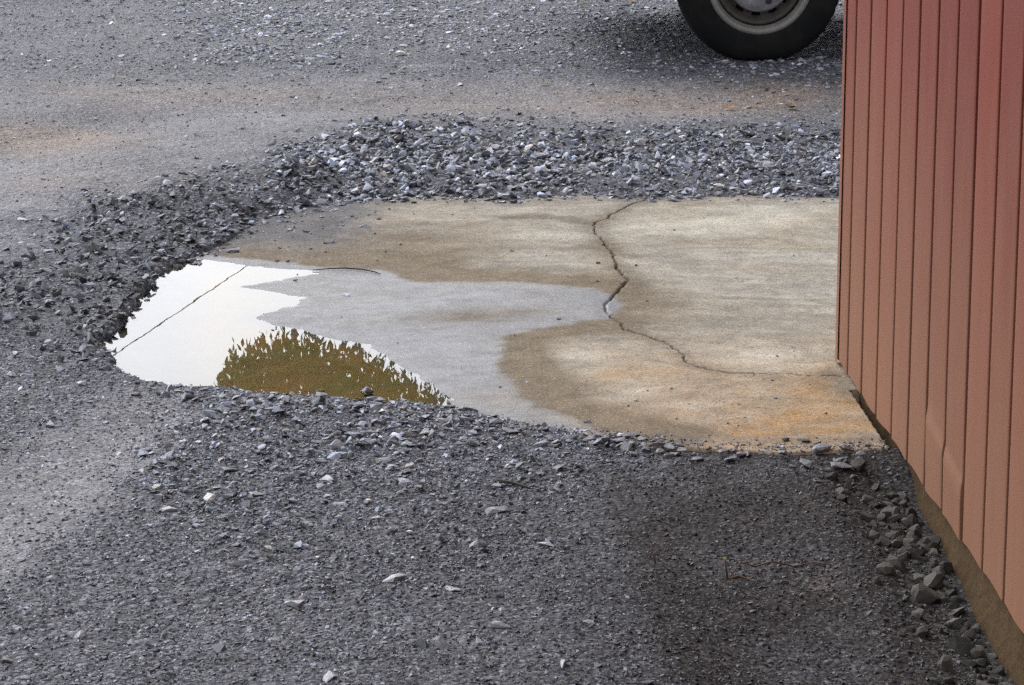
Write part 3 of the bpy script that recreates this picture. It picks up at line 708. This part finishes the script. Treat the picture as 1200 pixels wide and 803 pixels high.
# the crown above it
cs = []
for p, r in limbs:
    for a, b_ in zip(p, p[1:]):
        for t in (.3, .7, 1.0): cs.append(np.array(a) * (1 - t) + np.array(b_) * t)
for k in range(34):
    a = R2.uniform(0, 2 * np.pi); rr = R2.uniform(.4, 3.3); cs.append(np.array([-.8 + rr * np.cos(a) * 1.15, rr * np.sin(a), 8.2 + R2.uniform(-1.0, 2.2) - .12 * rr]))
for c in cs:
    if c[2] < 5.6: continue
    c = c + np.array([T0.x, T0.y, .3]); P, s_, k_, d_ = leaves(c, np.array([.5, .5, .34]), 420, .13, np.vstack([GR, BR[:2]]))
    lim = np.interp(P[:, 0], lx, lz) + .35 + np.maximum(0, np.abs(P[:, 0] - lx[0]) * (P[:, 0] < lx[0])) * 1.5
    ok = P[:, 2] > lim * (P[:, 1] + CAM_H * 0) / TD
    batches.append((P[ok], s_[ok], k_[ok], d_[ok]))
LP = np.vstack([b[0] for b in batches]); LS = np.concatenate([b[1] for b in batches]); LC = np.vstack([b[2] for b in batches]); LD = np.concatenate([b[3] for b in batches])
n = len(LP)
d1 = R2.normal(size=(n, 3)); d1[:, 2] -= 1.6 * LD; d1 /= np.linalg.norm(d1, axis=1)[:, None]
d2 = np.cross(d1, R2.normal(size=(n, 3))); d2 /= np.linalg.norm(d2, axis=1)[:, None]
d3 = np.cross(d1, d2); s_ = LS[:, None]
d1 = np.where((LD > .9)[:, None], d1 * np.array([.6, .6, 1.0]) * 1.45, d1); wd = np.where(LD > .9, .26, .30)[:, None]
V = np.stack([LP - d1 * s_ * .5, LP + d2 * s_ * wd + d3 * s_ * .06, LP + d1 * s_ * .6, LP - d2 * s_ * wd + d3 * s_ * .06], 1) - np.array([T0.x, T0.y, 0])
me = raw_mesh('crown', V.reshape(-1, 3), np.arange(n * 4).reshape(n, 4), colors=np.repeat(LC, 4, 0))
link('crown', me, M['leaf'], tree)
# overhead cable between two poles; its mirror image is the thin line across the puddle
A = mirror_at(145, 411, z=6.6); B = mirror_at(286, 314, z=6.6); dAB = (B - A) / np.linalg.norm(B - A)
PA, PB = A - dAB * 33.0, B + dAB * 9.0
def pole(p, label):
    t = empty('utility_pole', (p[0], p[1], 0), math.atan2(dAB[1], dAB[0])); tag(t, label, 'pole')
    bm = bmesh.new(); add_tube(bm, [(0, 0, -.2), (0, 0, 3.5), (.02, 0, 7.1)], [.15, .125, .10], 12); link('post', bm_mesh('post', bm, True), M['wood'], t)
    bm = bmesh.new(); add_box(bm, (-.12, -.5, 6.42), (-.03 + .15, .5, 6.52), .01, 1); link('crossarm', bm_mesh('crossarm', bm), M['wood'], t)
    for y in (-.4, 0.0, .4):
        bm = bmesh.new(); add_tube(bm, [(0, y, 6.5), (0, y, 6.56), (0, y, 6.60), (0, y, 6.64)], [.02, .035, .025, .03], 8); link('insulator', bm_mesh('insulator', bm, True), M['black'], t)
pole(PA, 'weathered wooden utility pole at the near end of the overhead cable'); pole(PB, 'weathered wooden utility pole at the far end of the overhead cable')
bm = bmesh.new(); L = np.linalg.norm(PB - PA)
mid = .0
cp = []
for i in range(41):
    t = i / 40; p = PA + (PB - PA) * t; cp.append((p[0], p[1], 6.66 - .10 * 4 * t * (1 - t)))
add_tube(bm, cp, .0065, 6); o = link('overhead_cable', bm_mesh('overhead_cable', bm, True), M['black'])
tag(o, 'thin black overhead cable mirrored as a line across the puddle', 'cable')
# ------------------------------------------------------------------ loose gravel
def hull_shape(n, flat, seed):
    r = np.random.default_rng(seed); bm = bmesh.new()
    p = r.normal(size=(n, 3)); p /= np.linalg.norm(p, axis=1)[:, None]; p *= r.uniform(.75, 1.05, (n, 1)); p[:, 2] *= flat; p[:, 1] *= r.uniform(.55, .95)
    vs_ = [bm.verts.new(q) for q in p]
    res = bmesh.ops.convex_hull(bm, input=vs_)
    bmesh.ops.delete(bm, geom=list({e for e in res['geom_interior'] + res['geom_unused'] if isinstance(e, bmesh.types.BMVert) and e.is_valid}), context='VERTS')
    bmesh.ops.triangulate(bm, faces=bm.faces); bm.verts.index_update()
    co = np.array([v.co[:] for v in bm.verts]); fa = np.array([[v.index for v in f.verts] for f in bm.faces]); bm.free()
    return co * .5, fa
SH_BIG = [hull_shape(11, random.uniform(.30, .62), 100 + i) for i in range(20)]
SH_SMALL = [hull_shape(7, random.uniform(.38, .7), 300 + i) for i in range(16)]
def scatter(n, ulo, uhi, ylo, yhi, seed):
    r = np.random.default_rng(seed); y = r.uniform(ylo, yhi, n)
    d = y * _c + CAM_H * _s
    x = r.uniform(-1, 1, n) * (yhi * .19 + .35)
    u, v = to_uv(x, y); ok = (u > ulo) & (u < uhi)
    return x[ok], y[ok]
def in_shed(x, y):
    q = (x - corner[0]) * WN[0] + (y - corner[1]) * WN[1]; a = (x - corner[0]) * WT[0] + (y - corner[1]) * WT[1]
    return (q < .012) & (a > -.03)
def surface_h(x, y):
    g = ground_h(x, y); m = (x > -1.35) & (x < 1.48) & (y > 5.87) & (y < 9.28)
    s = np.full(x.shape, -1.0)
    if m.any(): s[m] = slab_h(x[m], y[m])
    return np.maximum(g, s)
def stone_colors(n, r, x, y, zz):
    v = np.exp(r.normal(math.log(.125), .55, n)); v = np.where(r.uniform(size=n) < .035, r.uniform(.28, .50, n), v); v = np.clip(v, .025, .52)
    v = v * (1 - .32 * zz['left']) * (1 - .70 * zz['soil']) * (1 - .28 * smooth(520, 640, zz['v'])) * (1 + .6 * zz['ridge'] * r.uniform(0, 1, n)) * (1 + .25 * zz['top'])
    hue = r.normal(size=n) * .05
    c = np.stack([v * (.915 + hue), v * (.96 + hue * .3), v * (1.16 - hue)], -1)
    warm = (r.uniform(size=n) < .14)[:, None]; c = np.where(warm, c * np.array([1.12, 1.0, .82]), c)
    return c
def build_stones(x, y, size, shapes, r, lift, tilt, name):
    n = len(x); zz = zones(x, y); h = surface_h(x, y)
    col = stone_colors(n, r, x, y, zz); which = r.integers(0, len(shapes), n)
    C, Fc, K = [], [], []; base = 0
    for i, (co, fa) in enumerate(shapes):
        m = np.where(which == i)[0]; k = len(m)
        if not k: continue
        s = size[m][:, None] * r.uniform(.8, 1.25, (k, 3)); loc = co[None] * s[:, None, :]
        a = r.uniform(0, 2 * np.pi, k); tx = r.normal(size=k) * tilt[m]; ty = r.normal(size=k) * tilt[m]
        ca, sa = np.cos(a), np.sin(a); R = np.zeros((k, 3, 3)); R[:, 0, 0] = ca; R[:, 0, 1] = -sa; R[:, 1, 0] = sa; R[:, 1, 1] = ca; R[:, 2, 2] = 1
        Tx = np.zeros((k, 3, 3)); Tx[:, 0, 0] = 1; Tx[:, 1, 1] = np.cos(tx); Tx[:, 1, 2] = -np.sin(tx); Tx[:, 2, 1] = np.sin(tx); Tx[:, 2, 2] = np.cos(tx)
        Ty = np.zeros((k, 3, 3)); Ty[:, 1, 1] = 1; Ty[:, 0, 0] = np.cos(ty); Ty[:, 0, 2] = np.sin(ty); Ty[:, 2, 0] = -np.sin(ty); Ty[:, 2, 2] = np.cos(ty)
        R = R @ Tx @ Ty
        P = np.einsum('kij,kvj->kvi', R, loc)
        P += np.stack([x[m], y[m], h[m] + lift[m]], -1)[:, None, :]
        C.append(P.reshape(-1, 3)); Fc.append((fa[None] + (np.arange(k) * len(co))[:, None, None] + base).reshape(-1, 3)); base += k * len(co)
        K.append(np.repeat(col[m], len(co), 0))
    me = raw_mesh(name, np.vstack(C), np.vstack(Fc), colors=np.vstack(K))
    return link(name, me, M['stones'])
def clear_of_slab(x, y, r, allow):
    s = sdf(x, y, EDGE_W); u, v = to_uv(x, y)
    p = np.clip(smooth(-.05, .02, s), 0, 1)
    grit = .85 * smooth(450, 330, u) * smooth(310, 255, v) * np.clip(.8 + 2 * fbm(x * 6, y * 9, 84), 0, 1) + .010 + .25 * smooth(-.07, 0, s)      # grit washed on to the slab's far left corner
    return r.uniform(size=len(x)) < np.maximum(p, grit * allow * smooth(.03, .10, sdf(x, y, PUD_W)))
rg = np.random.default_rng(21)
# coarse stones
x, y = scatter(330000, -160, 1360, 4.5, 14.8, 5); zz = zones(x, y)
dens = .85 * zz['ridge'] * (.7 + 1.2 * (fbm(x * 2.2, y * 2.2, 85) + .25)) + 1.0 * zz['left'] * (.5 + .5 * smooth(20, 140, zz['u'])) + .80 * zz['shore'] + .42 * zz['top'] * (.6 + 1.6 * (fbm(x * 1.2, y * 1.2, 81) + .3)) + .09 + .02 * smooth(470, 560, zz['v']) + .40 * zz['spill']
dens = dens * (1 - .82 * zz['dust']) * (1 - .85 * zz['soil']) * (1 - .5 * smooth(260, 0, zz['u']) * smooth(100, 0, zz['v']))
dens *= .35 + 1.7 * np.clip(fbm(x * 3.5, y * 3.5, 82) * 1.5 + .38, 0, 1)
keep = (rg.uniform(size=len(x)) < np.clip(dens, 0, 1) * .62) & ~in_shed(x, y); x, y = x[keep], y[keep]
keep = clear_of_slab(x, y, rg, .6); x, y = x[keep], y[keep]; zz = zones(x, y)
size = np.exp(rg.normal(math.log(.0155), .46, len(x))) * (1 + .38 * zz['ridge'] * smooth(760, 640, zz['u']) + .12 * zz['ridge'] + .02 * zz['left'] + .15 * zz['top']) * (1 - .32 * smooth(500, 640, zz['v']))
size = np.clip(size, .006, .046); pile = np.clip(zz['ridge'] + zz['left'] + .5 * zz['shore'], 0, 1)
lift = size * (.02 + .10 * pile) + rg.uniform(0, 1, len(x)) ** 2 * .016 * pile * smooth(.0, .06, sdf(x, y, EDGE_W))
N1 = len(x)
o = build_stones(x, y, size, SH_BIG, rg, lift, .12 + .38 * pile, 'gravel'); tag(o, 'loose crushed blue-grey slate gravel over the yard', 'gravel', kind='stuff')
# fine chippings
x, y = scatter(420000, -120, 1330, 4.5, 14.6, 6); x2, y2 = scatter(420000, -120, 1330, 4.5, 7.2, 9); x = np.concatenate([x, x2]); y = np.concatenate([y, y2]); zz = zones(x, y)
dens = (.58 + .4 * zz['shore'] + .25 * zz['left'] + .2 * zz['ridge']) * (1 - .6 * zz['dust']) * (1 - .25 * zz['soil']) * (.5 + 1.4 * np.clip(fbm(x * 4, y * 4, 83) + .4, 0, 1))
keep = (rg.uniform(size=len(x)) < np.clip(dens, 0, 1) * (.22 + .16 * smooth(400, 500, zz['v']))) & ~in_shed(x, y); x, y = x[keep], y[keep]
keep = clear_of_slab(x, y, rg, .5); x, y = x[keep], y[keep]
size = np.clip(np.exp(rg.normal(math.log(.0082), .32, len(x))), .0045, .018) * (1 + .5 * smooth(9, 13, y))
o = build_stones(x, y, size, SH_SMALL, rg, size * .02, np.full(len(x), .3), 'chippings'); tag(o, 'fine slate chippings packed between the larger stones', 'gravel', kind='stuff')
print('STONES', N1, len(x))
# ------------------------------------------------------------------ single stones one can pick out
def stone_mesh(seed, flat, n=18):
    co, fa = hull_shape(n, flat, seed); return raw_mesh('stone', co, fa)
def shape_set(base, flats, n=18): return [stone_mesh(base + i, f, n) for i, f in enumerate(flats)]
def rock_mesh(seed, flat):
    r = np.random.default_rng(seed); bm = bmesh.new(); bmesh.ops.create_icosphere(bm, subdivisions=2, radius=1.0)
    co = np.array([v.co[:] for v in bm.verts]); co *= 1 + r.normal(size=(len(co), 1)) * .07
    for k in range(9):
        nrm = r.normal(size=3); nrm /= np.linalg.norm(nrm); d = r.uniform(.30, .68); e = co @ nrm; co -= np.maximum(e - d, 0)[:, None] * nrm * .92
    co *= np.array([1, r.uniform(.6, .95), flat]) * .66
    fa = np.array([[v.index for v in f.verts] for f in bm.faces]); bm.free(); return raw_mesh('stone', co, fa)
def with_mat(meshes, mat):
    for m_ in meshes: m_.materials.append(mat)
    return meshes
SETS = {
    'rubble': with_mat([rock_mesh(500 + i, f) for i, f in enumerate([.55, .62, .7, .5, .6, .66, .45, .75, .4, .58])], M['rubble']),
    'dark': with_mat(shape_set(520, [.25, .3, .4, .35, .45, .5], 14), M['darkchip']),
    'grey': with_mat(shape_set(540, [.22, .3, .35, .42, .5, .28, .6, .38], 15), M['greychip']),
    'pale': with_mat(shape_set(560, [.3, .4, .35, .5, .45], 14), M['palechip']),
}
ns = [0]
def near_wall(v): return 'below the slab corner' if v < 590 else 'below the straight sheets past the slab' if v < 640 else 'below the creased sheets' if v < 700 else 'below the sheets past the crease'
def rubble_label(s, v): return ('large' if s >= .055 else 'fist-sized' if s >= .04 else 'middling' if s >= .026 else 'small') + ' grey rubble lump by the plinth ' + near_wall(v)
def edge_label(s, u): return ('long' if s >= .04 else 'small') + ' dark slate chip on the slab front edge ' + ('by the shed wall' if u > 930 else 'before the dry tan concrete' if u > 760 else 'between damp and dry concrete' if u > 640 else 'before the wet film beside the puddle')
def ridge_label(kind, s, u): return ('big ' if s >= .04 else 'small ') + ('charcoal' if kind == 'dark' else 'blue-grey') + ' angular stone on the gravel ridge ' + ('near the shed corner' if u > 850 else 'behind the smooth right half of the slab' if u > 760 else 'behind the top of the crack' if u > 620 else 'behind the brown damp part of the slab' if u > 470 else 'behind the gritty corner of the slab')
def rim_label(s, v): return ('big' if s >= .032 else 'small') + ' dark angular stone on the puddle rim ' + ('above the gritty slab corner' if v < 280 else 'beside the upper end of the mirrored cable' if v < 340 else 'beside the lower end of the mirrored cable')
def shore_label(kind, s, u): return ('big ' if s >= .026 else 'small ') + ('dark' if kind == 'dark' else 'grey') + ' stone on the front shore of the puddle ' + ('by the white water' if u < 270 else 'by the brown reflection' if u < 470 else 'by the wet concrete film')
def stone(name, kind, u, v, size, label, group, tilt=.18, sink=.12, elong=1.0, z=None):
    p = at(u, v); x, y = p[0], p[1]
    for _ in range(3):      # settle on the actual surface
        h = float(surface_h(np.array([x]), np.array([y]))[0]); p = at(u, v, h); x, y = p[0], p[1]
    if in_shed(np.array([x]), np.array([y]))[0]: return
    me = random.choice(SETS[kind]); o = bpy.data.objects.new(name, me); COL.objects.link(o)
    o.location = (x, y, h + size * (.17 - sink))
    o.rotation_euler = (random.gauss(0, tilt), random.gauss(0, tilt), random.uniform(0, 6.28)); o.scale = (size * elong, size, size)
    tag(o, label, 'stone', group); ns[0] += 1
    return o
# rubble against the foot of the wall
L_R = 'rough grey rubble lump tumbled along the foot of the shed wall'; G_R = 'rubble along the shed wall'
for k in range(300):
    a = random.uniform(.60, 2.1) ; dw = .014 + abs(random.gauss(0, .075)); p = corner + WT * a + WN * dw
    if p[1] > 6.13: continue
    u, v = to_uv(p[0], p[1], -.04); s = random.choice([.016, .018, .022, .026, .03, .036, .042, .048]) * (1 - min(.55, dw / .35))
    stone('rubble_stone', 'rubble', u, v, s, rubble_label(s, v), G_R, .5, .12)
for y_, dw, s in ((5.98, .07, .062), (5.86, .06, .066), (5.72, .08, .06), (5.60, .06, .075), (5.52, .10, .07), (5.45, .05, .075), (5.38, .08, .082), (5.27, .05, .075), (5.14, .06, .085), (5.05, .11, .07), (4.96, .05, .09), (5.66, .13, .05), (5.78, .12, .05), (5.48, .14, .055), (6.07, .09, .05), (5.20, .12, .05), (5.56, .03, .05), (5.33, .03, .06), (5.09, .03, .055), (4.86, .07, .08)):
    p = W0 + WT * ((y_ - W0[1]) / WT[1]) + WN * dw; hh = float(ground_h(np.array([p[0]]), np.array([p[1]]))[0]); u, v = to_uv(p[0], p[1], hh)
    s *= .72; stone('rubble_stone', 'rubble', u, v, s, rubble_label(s, v), G_R, .4, .14)
# broken chips lining the slab's front edge
L_E = 'dark flat slate chip lying along the front edge of the concrete slab'; G_E = 'chips along the slab front edge'
for u, v, s, e in ((738, 512, .045, 1.2), (752, 516, .03, 1), (726, 518, .04, 1.3), (770, 523, .03, 1.4), (786, 525, .035, 1.2), (800, 528, .03, 1), (706, 517, .04, 1.4), (690, 515, .035, 1.5), (846, 531, .028, 1), (918, 532, .03, 1), (962, 527, .05, 1.4), (993, 527, .045, 1), (945, 545, .05, 1.3), (916, 528, .02, 1), (985, 548, .05, 1.2), (968, 552, .03, 1), (868, 534, .03, 1.2), (640, 505, .035, 1.4), (600, 507, .04, 1.5), (560, 498, .03, 1.3), (545, 485, .05, 1.4), (530, 478, .035, 1.1), (580, 497, .04, 1.3), (1004, 545, .035, 1)):
    stone('slate_chip', 'dark', u, v, s, edge_label(s, u), G_E, .15, .08, e)
for k in range(40):
    u = random.uniform(480, 1010); v = np.interp(u, [480, 600, 700, 800, 905, 1010], [480, 502, 519, 531, 536, 534]) + random.gauss(3, 5)
    s = random.uniform(.014, .030); stone('slate_chip', 'dark', u, v, s, edge_label(s, u), G_E, .2, .05, 1.2)
stone('grey_pebble', 'rubble', 920, 517, .022, 'small grey stone sitting alone on the slab near its front edge', None, .1, .02)
stone('grey_pebble', 'rubble', 943, 518, .02, 'small tan-grey pebble on the rust stain near the slab front', None, .1, .02)
# the gravel ridge behind the slab
L_B = 'angular blue-grey stone on the gravel ridge behind the slab'; G_B = 'larger stones of the gravel ridge'
for k in range(95):
    u = random.uniform(345, 975); v = 232 - abs(random.gauss(0, 30)) - 2
    if v < 150: continue
    s = random.uniform(.028, .046) * (1 if u < 740 else .75)
    kd = random.choice(['grey', 'grey', 'grey', 'dark']); stone('ridge_stone', kd, u, v, s, ridge_label(kd, s, u), G_B, .4, .02)
L_P = 'pale grey stone catching the light on the gravel ridge'; G_P = 'pale stones of the gravel ridge'
for u, v, s in ((563, 222, .06), (548, 213, .04), (484, 192, .03), (722, 190, .035), (735, 198, .03), (705, 205, .03), (842, 220, .045), (597, 182, .03), (455, 168, .026), (628, 203, .03), (540, 178, .03), (680, 178, .028), (770, 176, .025), (612, 212, .03), (660, 196, .03)):
    stone('ridge_stone', 'pale' if s < .05 else 'grey', u, v, s, L_P, G_P, .3, .02)
# rim of the puddle
L_L = 'dark angular stone banked up on the gravel rim beside the white puddle'; G_L = 'dark stones on the puddle rim'
for k in range(60):
    t = random.uniform(0, 1); u = np.interp(t, [0, .3, .6, 1], [330, 205, 140, 100]) - abs(random.gauss(0, 26)); v = np.interp(t, [0, .3, .6, 1], [242, 300, 372, 420]) - random.gauss(6, 12)
    s = random.uniform(.018, .034); stone('rim_stone', 'dark', u, v, s, rim_label(s, v), G_L, .4, .02)
L_W = 'wet slate stone at the water line along the puddle front shore'; G_W = 'stones along the puddle front shore'
for k in range(34):
    u = random.uniform(150, 540); v = np.interp(u, [150, 205, 330, 470, 540], [440, 459, 467, 478, 486]) + abs(random.gauss(0, 6))
    s = random.uniform(.016, .034); kd = random.choice(['dark', 'grey']); stone('shore_stone', kd, u, v, s, shore_label(kd, s, u), G_W, .25, .04)
stone('shore_stone', 'palechip' if False else 'pale', 375, 463, .034, 'pale stone standing half in the brown reflection of the puddle', None, .1, -.06)
stone('shore_stone', 'grey', 430, 463, .034, 'grey stone with its own reflection, half out of the brown puddle water', None, .1, -.12)
for u, v, s in ((203, 333, .014), (172, 358, .02), (157, 379, .02), (160, 430, .016), (178, 440, .012)):
    stone('puddle_stone', 'dark', u, v, s, 'little dark stone poking out of the white puddle water', 'stones poking out of the puddle', .1, -.55)
# grit on the slab's far corner
for k in range(26):
    u = random.uniform(320, 470); v = random.uniform(255, 330) if u < 380 else random.uniform(245, 300)
    stone('grit_stone', 'dark', u, v, random.uniform(.010, .019), 'dark grit stone scattered on the damp far corner of the slab', 'grit stones on the slab', .2, .02)
for u, v in ((485, 251), (530, 252), (556, 244), (790, 270), (825, 256), (876, 242), (700, 330), (640, 300), (905, 446), (787, 456), (909, 467), (793, 491), (968, 485), (856, 520), (745, 470), (870, 330), (930, 300)):
    stone('grit_stone', 'dark', u, v, random.uniform(.008, .015), 'tiny dark crumb of stone on the dry tan concrete', 'stone crumbs on the dry slab', .2, .02)
# front gravel
for u, v, s in ((185, 572, .028), (245, 585, .032), (315, 643, .022), (440, 608, .022), (480, 625, .020), (372, 654, .014), (335, 663, .013), (480, 547, .026), (37, 484, .016), (432, 588, .02), (140, 533, .018), (157, 586, .014), (215, 533, .014), (260, 540, .02), (485, 655, .014)):
    stone('pale_stone', 'pale', u, v, s, 'small whitish stone among the chippings in front of the puddle', 'whitish stones in the front gravel', .15, .06)
for u, v, s in ((197, 598, .040), (385, 563, .044), (430, 508, .045), (462, 680, .048), (345, 708, .05), (515, 755, .046), (385, 794, .045), (582, 600, .05), (282, 662, .04), (400, 590, .034), (300, 580, .035), (530, 690, .035), (585, 735, .04), (660, 780, .03), (640, 640, .035), (240, 500, .03), (450, 540, .036), (560, 640, .036), (95, 745, .03), (690, 730, .025), (540, 520, .03)):
    stone('slate_flake', 'grey', u, v, s, ('broad' if s >= .04 else 'small') + ' flat blue-grey slate flake in the gravel ' + ('just before the puddle' if v < 545 else 'near the black stick' if u > 520 and v < 660 else 'among the whitish stones' if v < 670 else 'of the fine packed foreground'), 'slate flakes in the front gravel', .06, .13, 1.25)
stone('pale_stone', 'pale', 469, 65, .05, 'bright white stone alone on the smooth far track', None, .1, .0, 1.2)
stone('pale_stone', 'pale', 456, 64, .022, 'tiny white stone beside the bright white one on the far track', None, .1, .0)
# ------------------------------------------------------------------ fallen leaves
def mat_deadleaf(name, c):
    b = NB(name); v = b.coord(obj=True); f = b.noise(v, 3, 4); b.bsdf(b.mix(f, [k * .5 for k in c], [k * 1.3 for k in c]), .6, .3); return b.m
def leaf(u, v, size, col, label, rz, curl=.5, name='fallen_leaf'):
    bm = bmesh.new(); rows = []
    for i in range(7):
        t = i / 6; wd = .36 * math.sin(math.pi * (t * .92 + .06)) ** .8 * (1 + .08 * (i % 2)); row = []
        for k in (-1, -.5, 0, .5, 1):
            row.append(bm.verts.new((t - .5, wd * k, curl * ((t - .5) ** 2) * .8 + curl * .5 * abs(k) ** 1.5 * wd + .02)))
        rows.append(row)
    for a, b_ in zip(rows, rows[1:]):
        for k in range(4): bm.faces.new((a[k], a[k + 1], b_[k + 1], b_[k]))
    add_tube(bm, [(-.5, 0, curl * .2 + .02), (-.66, .03, .03), (-.8, .08, .05)], .014, 4)
    p = at(u, v); h = float(surface_h(np.array([p[0]]), np.array([p[1]]))[0]); p = at(u, v, h)
    o = link(name, bm_mesh(name, bm, True), mat_deadleaf(name + '_tissue', col), None, (p[0], p[1], h + .004)); o.scale = (size,) * 3; o.rotation_euler = (random.gauss(0, .1), random.gauss(0, .1), rz)
    tag(o, label, 'leaf')
leaf(855, 128, .036, (.32, .13, .02), 'small orange fallen leaf on the smooth track behind the slab', .3)
leaf(927, 128, .05, (.13, .075, .018), 'curled brown fallen leaf on the track below the car wheel', 2.2, .9)
leaf(967, 162, .05, (.02, .055, .014), 'dark green leaf on the gravel close to the shed corner', 1.0, .5)
leaf(638, 99, .03, (.17, .20, .03), 'tiny yellow-green leaf on the edge of the dusty track', .9)
leaf(473, 87, .032, (.12, .20, .02), 'tiny bright green leaf just below the white stone', .2)
leaf(741, 3, .04, (.20, .13, .02), 'yellow-brown leaf on the far gravel left of the car wheel', 1.9)
leaf(686, 5, .03, (.22, .20, .06), 'pale yellowish leaf scrap on the far gravel', .5)
# ------------------------------------------------------------------ twigs and weeds
def surf(u, v, dz=0.0):
    p = at(u, v); h = float(surface_h(np.array([p[0]]), np.array([p[1]]))[0]); p = at(u, v, h); return (p[0], p[1], h + dz)
M['twig'] = simple('dark_twig_bark', (.03, .024, .018), .8, .2); M['stem'] = simple('dry_red_stem', (.085, .048, .030), .8, .2, 0, .4, 60)
M['weedleaf'] = simple('yellowing_weed_leaf', (.16, .14, .035), .7, .3, 0, .4, 60)
bm = bmesh.new(); add_tube(bm, [surf(u, v, .004) for u, v in ((366, 318.5), (385, 316.5), (405, 316), (425, 317.5), (438, 320), (446, 323))], [.0012, .0018, .0022, .0022, .0018, .001], 6)
tag(link('twig', bm_mesh('twig', bm, True), M['twig']), 'thin dark curved twig lying at the top edge of the puddle', 'twig')
bm = bmesh.new(); add_tube(bm, [surf(u, v, .008) for u, v in ((583, 567), (600, 570), (613, 574), (624, 578))], [.002, .0035, .003, .0012], 6)
tag(link('stick', bm_mesh('stick', bm, True), M['twig']), 'short black stick lying in the front gravel before the slab', 'stick')
weed = empty('dry_weed', surf(853, 681)); tag(weed, 'dead reddish weed creeping over the bare soil before the wall', 'weed')
def wpart(name, pts, rad, mat):
    o = np.array(surf(853, 681)); bm = bmesh.new(); add_tube(bm, [tuple(np.array(p) - o) for p in pts], rad, 6); return link(name, bm_mesh(name, bm, True), mat, weed)
wpart('stem', [surf(853, 681), tuple(np.array(surf(851, 681)) + [0, 0, .02]), tuple(np.array(surf(849, 681)) + [.0, 0, .042])], [.0024, .002, .001], M['stem'])
wpart('runner', [surf(853, 681, .003), surf(868, 671, .020), surf(885, 672, .013), surf(905, 669, .018), surf(930, 671, .012), surf(955, 668, .015), (surf(990, 671, .008))], [.0015, .0015, .0016, .0017, .0015, .0013, .0008], M['stem'])
wpart('runner', [surf(853, 681, .003), surf(865, 680, .008), surf(880, 684, .006), surf(896, 687, .004)], [.0024, .0024, .002, .001], M['stem'])
for k, (u, v) in enumerate(((849, 659), (866, 668), (880, 673), (904, 667), (916, 672), (932, 669), (955, 666), (892, 686), (975, 671))):
    o = np.array(surf(853, 681)); p = np.array(surf(u, v, .010)) if k else np.array(surf(849, 681)) + [0, 0, .04]; p = p - o; a = random.uniform(0, 6.28); s = random.uniform(.008, .014)
    bm = bmesh.new(); d = Vector((math.cos(a), math.sin(a), .3)) * s; e = Vector((-math.sin(a), math.cos(a), .2)) * s * .4; c = Vector(p)
    bm.faces.new([bm.verts.new(c), bm.verts.new(c + d * .5 + e), bm.verts.new(c + d), bm.verts.new(c + d * .5 - e)]); link('leaf', bm_mesh('leaf', bm), M['weedleaf'] if k == 0 else M['stem'], weed)
bm = bmesh.new(); q = np.array(surf(768, 660)); add_tube(bm, [tuple(q), tuple(q + [-.003, 0, .012]), tuple(q + [-.008, 0, .028])], [.0015, .0012, .0007], 5); add_tube(bm, [tuple(q + [-.003, 0, .012]), tuple(q + [.005, .002, .02])], [.0018, .001], 5)
tag(link('sprout', bm_mesh('sprout', bm, True), M['stem']), 'tiny reddish sprout standing in the front gravel', 'sprout')
print('SINGLE STONES', ns[0])
